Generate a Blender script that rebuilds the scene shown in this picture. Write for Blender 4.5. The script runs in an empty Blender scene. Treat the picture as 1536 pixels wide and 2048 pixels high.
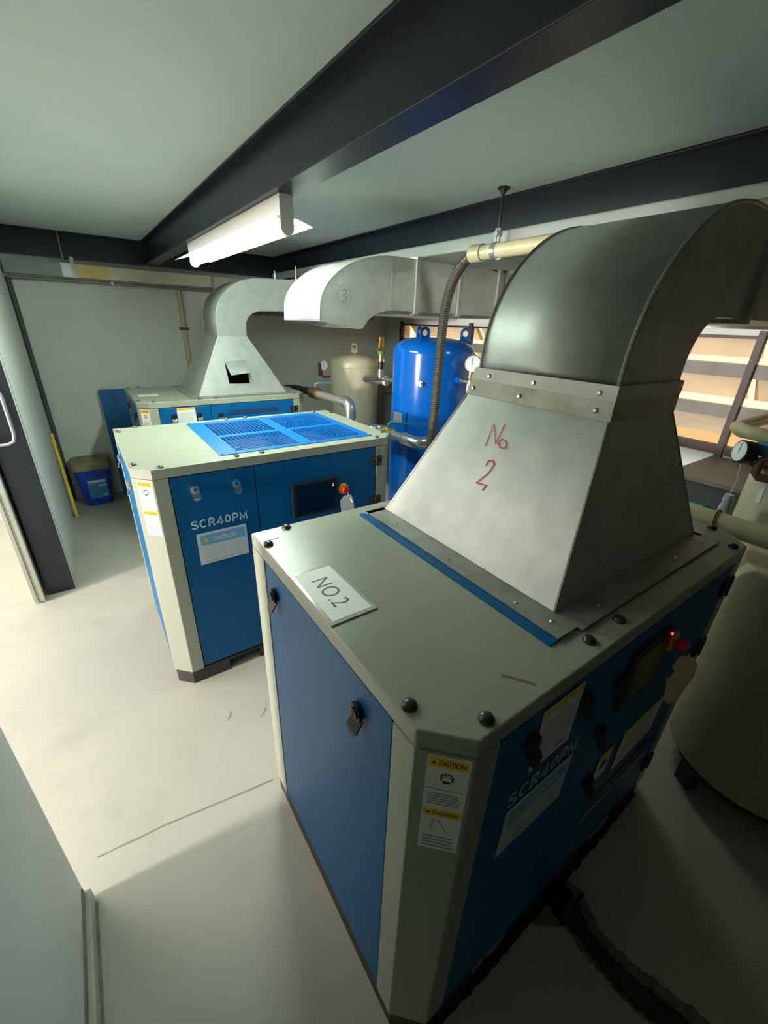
import bpy, bmesh, math, random
from mathutils import Vector, Matrix
random.seed(7)
S = bpy.context.scene
C = bpy.context.scene.collection

# ------------------------------------------------------------------ camera, world, lights, exposure
cam_d = bpy.data.cameras.new('camera'); cam = bpy.data.objects.new('camera', cam_d); C.objects.link(cam)
cam_d.sensor_fit = 'AUTO'; cam_d.sensor_width = 36.0; cam_d.lens = 824.32 / 2048 * 36.0
cam_d.clip_start = 0.02
YAW, PIT, ROLL = 0.6246, -0.4276, 0.0379
fw = Vector((math.sin(YAW) * math.cos(PIT), math.cos(YAW) * math.cos(PIT), math.sin(PIT)))
rt = Vector((math.cos(YAW), -math.sin(YAW), 0)); up = rt.cross(fw)
r2 = math.cos(ROLL) * rt + math.sin(ROLL) * up; u2 = -math.sin(ROLL) * rt + math.cos(ROLL) * up
M = Matrix((r2, u2, -fw)).transposed().to_4x4(); M.translation = Vector((-0.3313, -0.2705, 1.861))
cam.matrix_world = M
S.camera = cam

S.view_settings.view_transform = 'Standard'; S.view_settings.look = 'None'
S.view_settings.gamma = 1.0; S.view_settings.use_curve_mapping = False
S.view_settings.exposure = 0.0
try:
    S.cycles.use_denoising = True
    S.cycles.max_bounces = 10
    S.cycles.diffuse_bounces = 6
    S.cycles.sample_clamp_indirect = 6.0
except Exception:
    pass

W = bpy.data.worlds.new('world'); S.world = W; W.use_nodes = True
W.node_tree.nodes['Background'].inputs[0].default_value = (1.0, 0.72, 0.44, 1)
W.node_tree.nodes['Background'].inputs[1].default_value = 1.7

def area_light(name, loc, target, sx, sy, power, col, spread=180):
    d = bpy.data.lights.new(name, 'AREA'); d.shape = 'RECTANGLE'; d.size = sx; d.size_y = sy
    d.energy = power; d.color = col; d.spread = math.radians(spread)
    o = bpy.data.objects.new(name, d); C.objects.link(o); o.location = loc
    dirv = (Vector(target) - Vector(loc)).normalized()
    o.rotation_euler = dirv.to_track_quat('-Z', 'Y').to_euler()
    return o
# tube lamps of the neighbouring hall, seen only through the open sliding door
area_light('hall_lamp_far', (-6.2, 1.45, 1.95), (-0.7, 1.6, 0.6), 0.5, 0.5, 700, (1.0, 0.915, 0.885))
area_light('hall_lamp_near', (-2.1, 2.55, 2.75), (-1.6, 2.3, 0.0), 1.2, 0.12, 46, (1.0, 0.905, 0.875))
# second tube lamp of the room, under the right-hand beam behind the near duct
area_light('room_lamp_right', (2.05, 1.05, 2.27), (2.05, 1.05, 0.0), 0.06, 0.6, 6, (0.92, 1.0, 0.86))

TUBE_STRENGTH = 205.0

# ------------------------------------------------------------------ materials
def lin(c):
    out = []
    for v in c:
        v = v / 255.0
        out.append(v / 12.92 if v <= 0.04045 else ((v + 0.055) / 1.055) ** 2.4)
    return tuple(out)
MATS = {}
def mat(name, rgb, rough=0.5, metal=0.0, var=0.08, scale=6.0, bump=0.0, bscale=60.0, spec=0.5, dirt=None, dirt_amt=0.0, dscale=3.0, detail=4.0, streak=False):
    if name in MATS: return MATS[name]
    m = bpy.data.materials.new(name); m.use_nodes = True
    nt = m.node_tree; N = nt.nodes; L = nt.links
    b = N['Principled BSDF']
    base = lin(rgb)
    b.inputs['Roughness'].default_value = rough; b.inputs['Metallic'].default_value = metal
    b.inputs['Specular IOR Level'].default_value = spec
    tc = N.new('ShaderNodeTexCoord')
    src = tc.outputs['Object']
    nz = N.new('ShaderNodeTexNoise'); nz.inputs['Scale'].default_value = scale; nz.inputs['Detail'].default_value = detail
    if streak:
        mp = N.new('ShaderNodeMapping'); mp.inputs['Scale'].default_value = (1, 1, 0.15); L.new(src, mp.inputs[0]); L.new(mp.outputs[0], nz.inputs['Vector'])
    else:
        L.new(src, nz.inputs['Vector'])
    cr = N.new('ShaderNodeValToRGB')
    cr.color_ramp.elements[0].position = 0.3; cr.color_ramp.elements[1].position = 0.7
    cr.color_ramp.elements[0].color = tuple(max(0, v * (1 - var)) for v in base) + (1,)
    cr.color_ramp.elements[1].color = tuple(min(1, v * (1 + var)) for v in base) + (1,)
    L.new(nz.outputs['Fac'], cr.inputs[0])
    out = cr.outputs[0]
    if dirt is not None:
        n2 = N.new('ShaderNodeTexNoise'); n2.inputs['Scale'].default_value = dscale; n2.inputs['Detail'].default_value = 8; n2.inputs['Roughness'].default_value = 0.65
        L.new(src, n2.inputs['Vector'])
        r2_ = N.new('ShaderNodeValToRGB'); r2_.color_ramp.elements[0].position = 0.52; r2_.color_ramp.elements[1].position = 0.75
        L.new(n2.outputs['Fac'], r2_.inputs[0])
        mu = N.new('ShaderNodeMath'); mu.operation = 'MULTIPLY'; mu.inputs[1].default_value = dirt_amt; L.new(r2_.outputs[0], mu.inputs[0])
        mx = N.new('ShaderNodeMixRGB'); L.new(mu.outputs[0], mx.inputs[0]); L.new(out, mx.inputs[1]); mx.inputs[2].default_value = lin(dirt) + (1,)
        out = mx.outputs[0]
    L.new(out, b.inputs['Base Color'])
    if bump > 0:
        n3 = N.new('ShaderNodeTexNoise'); n3.inputs['Scale'].default_value = bscale; n3.inputs['Detail'].default_value = 3
        L.new(src, n3.inputs['Vector'])
        bp = N.new('ShaderNodeBump'); bp.inputs['Strength'].default_value = bump; bp.inputs['Distance'].default_value = 0.01
        L.new(n3.outputs['Fac'], bp.inputs['Height']); L.new(bp.outputs[0], b.inputs['Normal'])
    MATS[name] = m
    return m
def emit(name, rgb, strength):
    m = bpy.data.materials.new(name); m.use_nodes = True
    nt = m.node_tree; b = nt.nodes['Principled BSDF']
    b.inputs['Base Color'].default_value = lin(rgb) + (1,)
    b.inputs['Emission Color'].default_value = lin(rgb) + (1,); b.inputs['Emission Strength'].default_value = strength
    MATS[name] = m
    return m

FLOOR = mat('concrete_floor', (168, 165, 153), 0.55, var=0.06, scale=1.6, bump=0.05, bscale=25, dirt=(122, 118, 106), dirt_amt=0.35, dscale=2.2)
WALL = mat('painted_wall', (204, 206, 200), 0.6, var=0.04, scale=2, bump=0.04, bscale=40, dirt=(160, 160, 150), dirt_amt=0.18, dscale=1.6)
CEIL = mat('painted_ceiling', (206, 220, 213), 0.85, var=0.03, scale=2, bump=0.06, bscale=45)
NAVY = mat('navy_steel', (24, 30, 42), 0.36, var=0.12, scale=7, bump=0.03, bscale=90)
GREYP = mat('grey_powder_coat', (148, 151, 136), 0.30, var=0.03, scale=5, bump=0.08, bscale=350)
BLUEP = mat('blue_powder_coat', (0, 82, 134), 0.42, var=0.04, scale=4, bump=0.04, bscale=350, spec=0.25)
BLUEG = mat('blue_grille_paint', (0, 98, 178), 0.38, var=0.03, scale=4)
BLUET = mat('blue_tank_gloss', (0, 88, 178), 0.16, var=0.03, scale=3)
BASE = mat('black_base', (48, 46, 42), 0.6, var=0.2, scale=9)
DARK = mat('near_black', (12, 12, 13), 0.8)
BLACK = mat('black_plastic', (26, 25, 24), 0.4, var=0.1)
BLACKG = mat('black_glass', (8, 22, 34), 0.12, var=0.02)
GALV = mat('galvanised_sheet', (178, 181, 175), 0.52, metal=0.58, var=0.09, scale=14, bump=0.03, bscale=18, dirt=(120, 118, 105), dirt_amt=0.25, dscale=3)
GALVD = mat('galvanised_flange', (160, 160, 152), 0.45, metal=0.5, var=0.14, scale=12, dirt=(96, 78, 62), dirt_amt=0.5, dscale=9)
CHROME = mat('chrome', (215, 215, 212), 0.15, metal=1.0, var=0.02)
STEELP = mat('steel_pipe', (190, 192, 190), 0.28, metal=0.85, var=0.08, scale=20)
GREYPIPE = mat('grey_pipe', (128, 127, 118), 0.42, metal=0.3, var=0.1, scale=14)
BEIGEPIPE = mat('beige_pipe', (178, 168, 134), 0.4, var=0.08, scale=9, dirt=(150, 120, 70), dirt_amt=0.3, dscale=14)
CREAM = mat('cream_tank', (198, 189, 162), 0.3, var=0.05, scale=6, dirt=(160, 128, 72), dirt_amt=0.35, dscale=4, streak=True)
WHITE = mat('white_paper', (232, 233, 230), 0.5, var=0.01)
LABELW = mat('label_white', (222, 220, 214), 0.45, var=0.02)
LABELY = mat('label_yellow', (238, 184, 24), 0.45, var=0.02)
LABELB = mat('label_blue', (106, 158, 198), 0.45, var=0.05)
LABELS = mat('label_silver', (190, 198, 200), 0.4, var=0.05)
INK = mat('ink_black', (30, 30, 32), 0.6)
INKG = mat('ink_grey', (150, 150, 150), 0.6)
INKSOFT = mat('ink_faint', (188, 190, 190), 0.6)
INKRED = mat('marker_red', (206, 44, 84), 0.6)
INKBROWN = mat('marker_faded', (132, 108, 102), 0.6)
LETTER = mat('lettering_pale', (176, 198, 214), 0.45)
PLASTIC = mat('clear_sleeve', (176, 178, 166), 0.18, var=0.02)
RED = mat('red_plastic', (214, 30, 26), 0.3)
YELLOW = mat('yellow_plastic', (226, 178, 10), 0.35)
YELLOWP = mat('yellow_paint', (226, 186, 26), 0.45, var=0.2, scale=18)
TAGW = mat('tag_paper', (226, 222, 214), 0.6, var=0.06, scale=30)
TAGB = mat('tag_soiled', (198, 178, 136), 0.7, var=0.15, scale=25)
BROWN = mat('brown_steel', (66, 44, 36), 0.5, var=0.15)
SLAT = mat('slat_painted', (226, 214, 190), 0.65, var=0.08, scale=5, dirt=(190, 150, 100), dirt_amt=0.3, dscale=2)
LIP = mat('slat_lip', (132, 128, 118), 0.6, var=0.12, scale=9)
GROUND = mat('yard_ground', (200, 180, 150), 0.8)
BRASS = mat('brass', (196, 156, 78), 0.3, metal=0.8)
TEAL = mat('teal_handle', (18, 128, 132), 0.4)
DRUMB = mat('blue_drum', (16, 62, 176), 0.35, var=0.06)
DRUMLAB = mat('drum_label', (60, 128, 190), 0.45, var=0.12, scale=30)
LIDB = mat('drum_lid_brown', (122, 112, 82), 0.5, var=0.2)
CABG = mat('cabinet_grey', (74, 80, 82), 0.5, var=0.08)
CABTOP = mat('cabinet_top_grey', (126, 116, 106), 0.5, var=0.1)
TRAY = mat('tray_cream', (196, 192, 168), 0.5, var=0.06)
TRAYO = mat('tray_tape_ochre', (206, 176, 110), 0.5, var=0.06)
TRAYG = mat('tray_grey', (128, 134, 130), 0.5, var=0.06)
WHITEP = mat('white_enamel', (226, 226, 220), 0.35, var=0.02)
HOSE = mat('black_corrugated_hose', (58, 54, 46), 0.45, var=0.1)
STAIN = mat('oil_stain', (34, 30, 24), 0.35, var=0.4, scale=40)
HALO = mat('oil_halo', (104, 98, 82), 0.5, var=0.25, scale=30)
CRACK = mat('floor_crack', (128, 122, 106), 0.8)
DIRTM = mat('skirting_dirt', (120, 116, 98), 0.8, var=0.3, scale=20)
ALU = mat('door_aluminium', (172, 172, 160), 0.4, metal=0.4, var=0.08, scale=10)
GLASSW = mat('gauge_face', (232, 236, 238), 0.25)
RUSTY = mat('rust_brown', (92, 60, 40), 0.6, var=0.3, scale=30)
GREENV = mat('green_fitting', (86, 132, 96), 0.45)
LED_G = emit('led_green', (90, 255, 110), 6.0)
LED_R = emit('led_red', (255, 40, 60), 8.0)
TUBE = emit('lit_tube', (234, 255, 240), TUBE_STRENGTH)

# ------------------------------------------------------------------ mesh helpers
class MB:
    def __init__(s): s.v = []; s.f = []
    def add(s, vs, fs):
        o = len(s.v); s.v += [tuple(v) for v in vs]; s.f += [tuple(i + o for i in f) for f in fs]; return s
    def box(s, x0, x1, y0, y1, z0, z1):
        return s.add([(x0,y0,z0),(x1,y0,z0),(x1,y1,z0),(x0,y1,z0),(x0,y0,z1),(x1,y0,z1),(x1,y1,z1),(x0,y1,z1)],
                     [(0,3,2,1),(4,5,6,7),(0,1,5,4),(1,2,6,5),(2,3,7,6),(3,0,4,7)])
    def prism(s, poly, z0, z1):
        n = len(poly); a = [(x,y,z0) for x,y in poly] + [(x,y,z1) for x,y in poly]
        return s.add(a, [tuple(range(n))[::-1], tuple(range(n, 2*n))] + [(i,(i+1)%n,(i+1)%n+n,i+n) for i in range(n)])
    def cyl(s, p0, p1, r0, r1=None, n=16, caps=True):
        r1 = r0 if r1 is None else r1
        p0 = Vector(p0); p1 = Vector(p1); d = (p1-p0).normalized()
        a = d.orthogonal().normalized(); b = d.cross(a)
        vs = [p0 + r0*(math.cos(t)*a + math.sin(t)*b) for t in [2*math.pi*i/n for i in range(n)]]
        vs += [p1 + r1*(math.cos(t)*a + math.sin(t)*b) for t in [2*math.pi*i/n for i in range(n)]]
        fs = [(i,(i+1)%n,(i+1)%n+n,i+n) for i in range(n)]
        if caps: fs += [tuple(range(n))[::-1], tuple(range(n,2*n))]
        return s.add(vs, fs)
    def tube(s, pts, r, n=12, caps=True, rings=None):
        pts = [Vector(p) for p in pts]; k = len(pts)
        a = None; rows = []
        for i in range(k):
            t = (pts[min(i+1,k-1)] - pts[max(i-1,0)]).normalized()
            if a is None: a = t.orthogonal().normalized()
            a = (a - t*a.dot(t)).normalized(); b = t.cross(a)
            rr = r if rings is None else rings[i]
            rows.append([pts[i] + rr*(math.cos(2*math.pi*j/n)*a + math.sin(2*math.pi*j/n)*b) for j in range(n)])
        vs = [p for row in rows for p in row]
        fs = [(i*n+j, i*n+(j+1)%n, (i+1)*n+(j+1)%n, (i+1)*n+j) for i in range(k-1) for j in range(n)]
        if caps: fs += [tuple(range(n))[::-1], tuple(range((k-1)*n, k*n))]
        return s.add(vs, fs)
    def lathe(s, prof, cx, cy, n=40):
        vs = []; fs = []
        for r, z in prof:
            for j in range(n):
                t = 2*math.pi*j/n; vs.append((cx + r*math.cos(t), cy + r*math.sin(t), z))
        for i in range(len(prof)-1):
            for j in range(n):
                fs.append((i*n+j, i*n+(j+1)%n, (i+1)*n+(j+1)%n, (i+1)*n+j))
        fs.append(tuple(range(n))[::-1]); fs.append(tuple(range((len(prof)-1)*n, len(prof)*n)))
        return s.add(vs, fs)
    def build(s, name, m, parent=None, smooth=False, bevel=0.0, solid=0.0, loc=None, seg=2):
        me = bpy.data.meshes.new(name); me.from_pydata([tuple(v) for v in s.v], [], s.f); me.update()
        bm = bmesh.new(); bm.from_mesh(me); bmesh.ops.recalc_face_normals(bm, faces=bm.faces); bm.to_mesh(me); bm.free()
        me.materials.append(m)
        o = bpy.data.objects.new(name, me); C.objects.link(o)
        if parent is not None: o.parent = parent
        if loc is not None: o.location = loc
        if smooth:
            for p in me.polygons: p.use_smooth = True
            try: me.set_sharp_from_angle(angle=math.radians(40))
            except Exception: pass
        if solid:
            md = o.modifiers.new('solid', 'SOLIDIFY'); md.thickness = solid; md.offset = 0
        if bevel:
            md = o.modifiers.new('bevel', 'BEVEL'); md.width = bevel; md.segments = seg; md.limit_method = 'ANGLE'; md.angle_limit = math.radians(35)
        return o

def tag(o, label=None, cat=None, group=None, kind=None):
    if label: o['label'] = label
    if cat: o['category'] = cat
    if group: o['group'] = group
    if kind: o['kind'] = kind
    return o
def thing(name, loc, label, cat, group=None):
    o = bpy.data.objects.new(name, None); C.objects.link(o); o.location = loc; o.empty_display_size = 0.1
    return tag(o, label, cat, group)
def struct_empty(name, loc=(0,0,0)):
    o = bpy.data.objects.new(name, None); C.objects.link(o); o.location = loc; o['kind'] = 'structure'; return o
def struct(name, mb, m, label=None, **k):
    o = mb.build(name, m, **k); o['kind'] = 'structure'
    if label: o['label'] = label
    return o

class Face:
    """2-D frame on a surface: point (a, b) at height t off the surface."""
    def __init__(s, o, u, v):
        s.o = Vector(o); s.u = Vector(u).normalized(); s.v = Vector(v).normalized(); s.n = s.u.cross(s.v)
    def p(s, a, b, t=0.0): return s.o + s.u*a + s.v*b + s.n*t
    def box(s, mb, a0, a1, b0, b1, t0, t1):
        q = [s.p(a,b,t) for t in (t0,t1) for a,b in ((a0,b0),(a1,b0),(a1,b1),(a0,b1))]
        return mb.add(q, [(0,3,2,1),(4,5,6,7),(0,1,5,4),(1,2,6,5),(2,3,7,6),(3,0,4,7)])
    def poly(s, mb, pts, t0, t1):
        n = len(pts); q = [s.p(a,b,t0) for a,b in pts] + [s.p(a,b,t1) for a,b in pts]
        return mb.add(q, [tuple(range(n))[::-1], tuple(range(n,2*n))] + [(i,(i+1)%n,(i+1)%n+n,i+n) for i in range(n)])
    def stroke(s, mb, pts, w, t0, t1):
        """flat mitred ribbon at height t1"""
        P = [Vector(p) for p in pts]; k = len(P); closed = k > 3 and (P[0]-P[-1]).length < 1e-5
        if not closed and k > 1:
            d0 = (P[1]-P[0]).normalized(); d1 = (P[-1]-P[-2]).normalized(); P[0] = P[0]-d0*w*0.1; P[-1] = P[-1]+d1*w*0.1
        A = []; B = []
        for i in range(k):
            if closed and i in (0, k-1): a = P[1]-P[0]; b = P[-1]-P[-2]
            else: a = P[min(i+1,k-1)]-P[min(i,k-2)]; b = P[max(i,1)]-P[max(i-1,0)]
            a = a.normalized(); b = b.normalized(); n1 = Vector((-a.y,a.x)); n2 = Vector((-b.y,b.x)); m = n1+n2
            if m.length < 1e-3: m = n1
            m.normalize(); q = m*(w/2)/max(0.45, m.dot(n1))
            A.append(P[i]+q); B.append(P[i]-q)
        return mb.add([s.p(v.x,v.y,t1) for v in A] + [s.p(v.x,v.y,t1) for v in B], [(i,i+1,k+i+1,k+i) for i in range(k-1)])
    def disc(s, mb, a, b, r, t0, t1, n=16, ry=None):
        ry = r if ry is None else ry
        return s.poly(mb, [(a + r*math.cos(2*math.pi*i/n), b + ry*math.sin(2*math.pi*i/n)) for i in range(n)], t0, t1)

TEXT_CACHE = {}
def text_verts(body, bold, spacing):
    key = (body, bold, spacing)
    if key not in TEXT_CACHE:
        cu = bpy.data.curves.new('txt', 'FONT'); cu.body = body; cu.size = 1.0; cu.offset = bold; cu.space_character = spacing
        cu.fill_mode = 'FRONT'; cu.resolution_u = 4
        o = bpy.data.objects.new('txt', cu); C.objects.link(o)
        dg = bpy.context.evaluated_depsgraph_get(); dg.update()
        me = bpy.data.meshes.new_from_object(o.evaluated_get(dg))
        vs = [(v.co.x, v.co.y) for v in me.vertices]; fs = [tuple(p.vertices) for p in me.polygons]
        bpy.data.objects.remove(o); bpy.data.curves.remove(cu); bpy.data.meshes.remove(me)
        x0 = min(v[0] for v in vs); x1 = max(v[0] for v in vs); y0 = min(v[1] for v in vs); y1 = max(v[1] for v in vs)
        TEXT_CACHE[key] = ([((x-x0)/(x1-x0), (y-y0)/(y1-y0)) for x,y in vs], fs)
    return TEXT_CACHE[key]
def text_on(face, body, a0, a1, b0, b1, t, m, name, parent, bold=0.0, spacing=1.0):
    vs, fs = text_verts(body, bold, spacing)
    mb = MB(); mb.add([face.p(a0+(a1-a0)*x, b0+(b1-b0)*y, t) for x,y in vs], fs)
    me = bpy.data.meshes.new(name); me.from_pydata([tuple(v) for v in mb.v], [], mb.f); me.update(); me.materials.append(m)
    o = bpy.data.objects.new(name, me); C.objects.link(o); o.parent = parent
    return o

# ------------------------------------------------------------------ room shell
ZC = 2.5; XL = -0.70; XR = 3.42; YB = 5.05; YF = -2.6; DOOR0, DOOR1 = 0.90, 3.09
floor = struct('floor', MB().box(-7.6, XR+0.15, YF-0.1, 7.0, -0.12, 0.0), FLOOR, 'pale dusty concrete floor')
struct('ceiling', MB().box(XL-0.15, XR+0.15, YF-0.1, YB+0.15, ZC, ZC+0.12), CEIL, 'white plastered ceiling')
struct('wall_back', MB().box(XL-0.15, XR+0.15, YB, YB+0.15, 0, ZC), WALL, 'white painted back wall')
struct('wall_front', MB().box(XL-0.15, XR+0.15, YF-0.1, YF, 0, ZC), mat('front_wall', (182, 184, 178), 0.8))
wl = MB(); wl.box(XL-0.15, XL, YF, DOOR0, 0, ZC); wl.box(XL-0.15, XL, 3.10, YB, 0, ZC); wl.box(XL-0.15, XL, DOOR0, 3.10, 2.2, ZC)
struct('wall_left', wl, WALL, 'white painted left wall with a door opening')
LZ0, LZ1 = 1.10, 1.875
wr = MB(); wr.box(XR, XR+0.15, YF, YB, 0, LZ0-0.03); wr.box(XR, XR+0.15, YF, YB, LZ1, ZC)
wr.box(XR, XR+0.15, 4.68, YB, LZ0-0.03, LZ1); wr.box(XR, XR+0.15, YF, -0.62, LZ0-0.03, LZ1)
struct('wall_right', wr, WALL, 'white wall under and over the louvred opening')
# dirty skirting of the near left wall
bb = MB(); bb.box(XL, XL+0.022, YF, DOOR0-0.005, 0, 0.06)
sk = struct('baseboard_left', bb, mat('skirting', (176, 176, 164), 0.7, var=0.08, scale=12, dirt=(120,116,98), dirt_amt=0.6, dscale=9), 'dirt stained skirting strip at the wall foot', bevel=0.006)
MB().box(XL, XL+0.004, YF, DOOR0-0.01, 0.061, 0.085).build('dirt_line', DIRTM, sk)
MB().box(XL+0.022, XL+0.030, YF, DOOR0-0.03, 0.0, 0.004).build('dirt_line', DIRTM, sk)
struct('trim_1', MB().cyl((XL+0.022, YB-0.022, 0), (XL+0.022, YB-0.022, 2.12), 0.02, n=12), mat('corner_dark', (70, 74, 68), 0.6), 'dark upright strip in the wall corner', smooth=True)  # thin dark strip up the back left corner
# hall outside the door
struct('wall_hall_back', MB().box(-7.6, XL-0.15, 4.80, 4.95, 0, 3.1), WALL)
struct('wall_hall_side', MB().box(-7.6, -7.45, YF, 4.80, 0, 3.1), WALL)
struct('wall_hall_front', MB().box(-7.6, XL-0.15, YF-0.1, YF, 0, 3.1), WALL)
struct('ceiling_hall', MB().box(-7.6, XL-0.15, YF-0.1, 4.95, 3.0, 3.1), CEIL)
wh = MB(); wh.box(XL-0.15, XL-0.05, YF, YB, ZC+0.12, 3.1)
struct('wall_hall_upper', wh, WALL)
# ground outside the louvres
struct('floor_yard', MB().box(XR+0.16, 12, -6, 12, -0.12, -0.02), GROUND)

# floor marks
fl = Face((0,0,0), (1,0,0), (0,1,0))
def jag(path, w, jitter, sub=6, z=0.0012):
    """a ribbon with ragged edges"""
    pts = []
    for i in range(len(path)-1):
        for j in range(sub):
            t = j/sub; pts.append((path[i][0]*(1-t)+path[i+1][0]*t, path[i][1]*(1-t)+path[i+1][1]*t, w[i]*(1-t)+w[i+1]*t))
    pts.append((*path[-1], w[-1]))
    L_, R_ = [], []
    for i,(x,y,ww) in enumerate(pts):
        a = pts[max(i-1,0)]; b = pts[min(i+1,len(pts)-1)]
        d = Vector((b[0]-a[0], b[1]-a[1])).normalized(); n = Vector((-d.y, d.x))
        L_.append((x+n.x*ww*(1+random.uniform(-jitter,jitter)), y+n.y*ww*(1+random.uniform(-jitter,jitter))))
        R_.append((x-n.x*ww*(1+random.uniform(-jitter,jitter)), y-n.y*ww*(1+random.uniform(-jitter,jitter))))
    mb = MB(); n = len(pts)
    mb.add([(x,y,z) for x,y in L_] + [(x,y,z) for x,y in R_], [(i,i+1,i+1+n,i+n) for i in range(n-1)])
    return mb
tag(jag([(0.60,0.03),(0.69,-0.03),(0.665,-0.15),(0.665,-0.26),(0.70,-0.40),(0.75,-0.62)], [0.012,0.05,0.028,0.032,0.040,0.045], 0.14, 16).build('oil_stain', STAIN, floor), 'dark oily streak')
jag([(0.55,0.0),(0.70,-0.05),(0.67,-0.16),(0.68,-0.28),(0.72,-0.42),(0.77,-0.64)], [0.03,0.075,0.05,0.055,0.065,0.08], 0.10, 14, 0.0006).build('oil_halo', HALO, floor)
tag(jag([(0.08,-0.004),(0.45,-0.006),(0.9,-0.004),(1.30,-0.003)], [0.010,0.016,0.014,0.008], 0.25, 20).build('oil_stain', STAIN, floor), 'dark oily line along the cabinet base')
tag(jag([(-0.665,1.024),(-0.44,1.004),(-0.012,0.939)], [0.0025,0.004,0.003], 0.6).build('floor_crack', CRACK, floor), 'thin crack')
for x,y,w in ((0.10,1.13,0.03),(0.05,1.28,0.025),(-0.10,1.35,0.02)):
    jag([(x,y),(x+w,y+0.012),(x+2*w,y+0.05)], [0.001,0.0025,0.001], 0.8, 4).build('floor_scuff', CRACK, floor)

# ------------------------------------------------------------------ steel frame
def ibeam_y(name, x0, x1, y0, y1, z0, z1, label):
    t = thing(name, ((x0+x1)/2, (y0+y1)/2, z0), label, 'beam')
    hw = (x1-x0)/2; hl = (y1-y0)/2; h = z1-z0
    MB().box(-hw, hw, -hl, hl, 0, 0.010).build('bottom_flange', NAVY, t, bevel=0.002)
    MB().box(-hw, hw, -hl, hl, h-0.010, h).build('top_flange', NAVY, t, bevel=0.002)
    MB().box(-0.004, 0.004, -hl, hl, 0.010, h-0.010).build('web', NAVY, t)
    return t
ibeam_y('steel_beam', 0.395, 0.495, YF, 4.86, 2.30, ZC, 'navy steel ceiling beam carrying the lit tube lamp')
ibeam_y('steel_beam', 1.70, 1.80, YF, 4.86, 2.30, ZC, 'navy steel ceiling beam above the louvres and the near duct')
tk_ = thing('cable_trunking', (1.69, 1.1, 2.268), 'pale glossy trunking along the foot of the right ceiling beam', 'trunking')
MB().box(-0.02, 0.008, -3.69, 3.74, 0.0, 0.07).build('trunking', mat('trunking_gloss', (216,218,212), 0.14, metal=0.5, var=0.03), tk_, bevel=0.013, seg=4)
t = thing('steel_beam', (1.36, 4.91, 2.30), 'navy steel beam running along the top of the back wall', 'beam')
MB().box(-2.06, 2.06, -0.05, 0.05, 0, 0.010).build('bottom_flange', NAVY, t); MB().box(-2.06, 2.06, -0.05, 0.05, 0.19, 0.2).build('top_flange', NAVY, t)
MB().box(-2.06, 2.06, -0.004, 0.004, 0.01, 0.19).build('web', NAVY, t)
t = thing('steel_column', (-0.785, 3.14, 0), 'navy steel column beside the sliding door opening', 'column')
MB().box(-0.075, 0.086, -0.05, -0.041, 0, 2.2).build('flange', NAVY, t, bevel=0.002); MB().box(-0.004, 0.004, -0.041, 0.041, 0, 2.2).build('web', NAVY, t)
MB().box(-0.075, 0.086, 0.041, 0.05, 0, 2.2).build('flange', NAVY, t)

# sliding door, slid open behind the left wall
d = struct_empty('door_1', (-0.90, 3.0, 0)); d['label'] = 'sliding door with aluminium edge, slid open'
MB().box(-0.02, 0.02, 0.045, 2.0, 0.01, 2.15).build('door_leaf', ALU, d)
st = MB(); st.box(-0.03, -0.008, 0, 0.04, 0.01, 2.15); st.box(0.008, 0.03, 0, 0.04, 0.01, 2.15); st.box(-0.008, 0.008, 0.01, 0.04, 0.01, 2.15)
st.build('door_stile', ALU, d, bevel=0.002)
MB().box(-0.010, 0.010, -0.003, 0.012, 0.93, 0.97).build('lock_slot', DARK, d)
hz = [(0.02,0.02,1.115),(0.12,0.02,1.12),(0.150,0.02,1.135),(0.160,0.02,1.18),(0.160,0.02,1.40),(0.150,0.02,1.44),(0.12,0.02,1.455),(0.02,0.02,1.46)]
MB().tube(hz, 0.010, 10).build('door_handle', STEELP, d, smooth=True)

# ------------------------------------------------------------------ louvred opening
w1 = struct_empty('window_1', (XR, 0, 0)); w1['label'] = 'louvred opening with warm light behind the slats'
posts = [-0.60, 0.72, 2.04, 3.36, 4.66]
for y in posts:
    MB().box(-0.035, 0.02, y-0.022, y+0.022, LZ0-0.06, LZ1+0.03).build('window_post', BROWN, w1, bevel=0.003)
MB().box(-0.02, 0.06, -0.62, 4.68, LZ0-0.03, LZ0+0.03).build('window_sill', BROWN, w1)
MB().box(-0.01, 0.06, -0.62, 4.68, LZ1-0.02, LZ1).build('window_head', BROWN, w1)
for i in range(len(posts)-1):
    y0, y1 = posts[i]+0.022, posts[i+1]-0.022
    for zt in (1.975, 1.692, 1.415):
        sl = MB()
        a = [(0.012,zt-0.004),(0.235,zt-0.245),(0.247,zt-0.235),(0.024,zt+0.006)]
        sl.add([(x,y0,z) for x,z in a] + [(x,y1,z) for x,z in a], [(0,1,2,3),(7,6,5,4),(0,4,5,1),(1,5,6,2),(2,6,7,3),(3,7,4,0)])
        o = sl.build('slat', SLAT, w1)
        if zt < 1.9:
            MB().box(0.0, 0.012, y0, y1, zt-0.088, zt).build('slat_lip', LIP, o)

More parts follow.
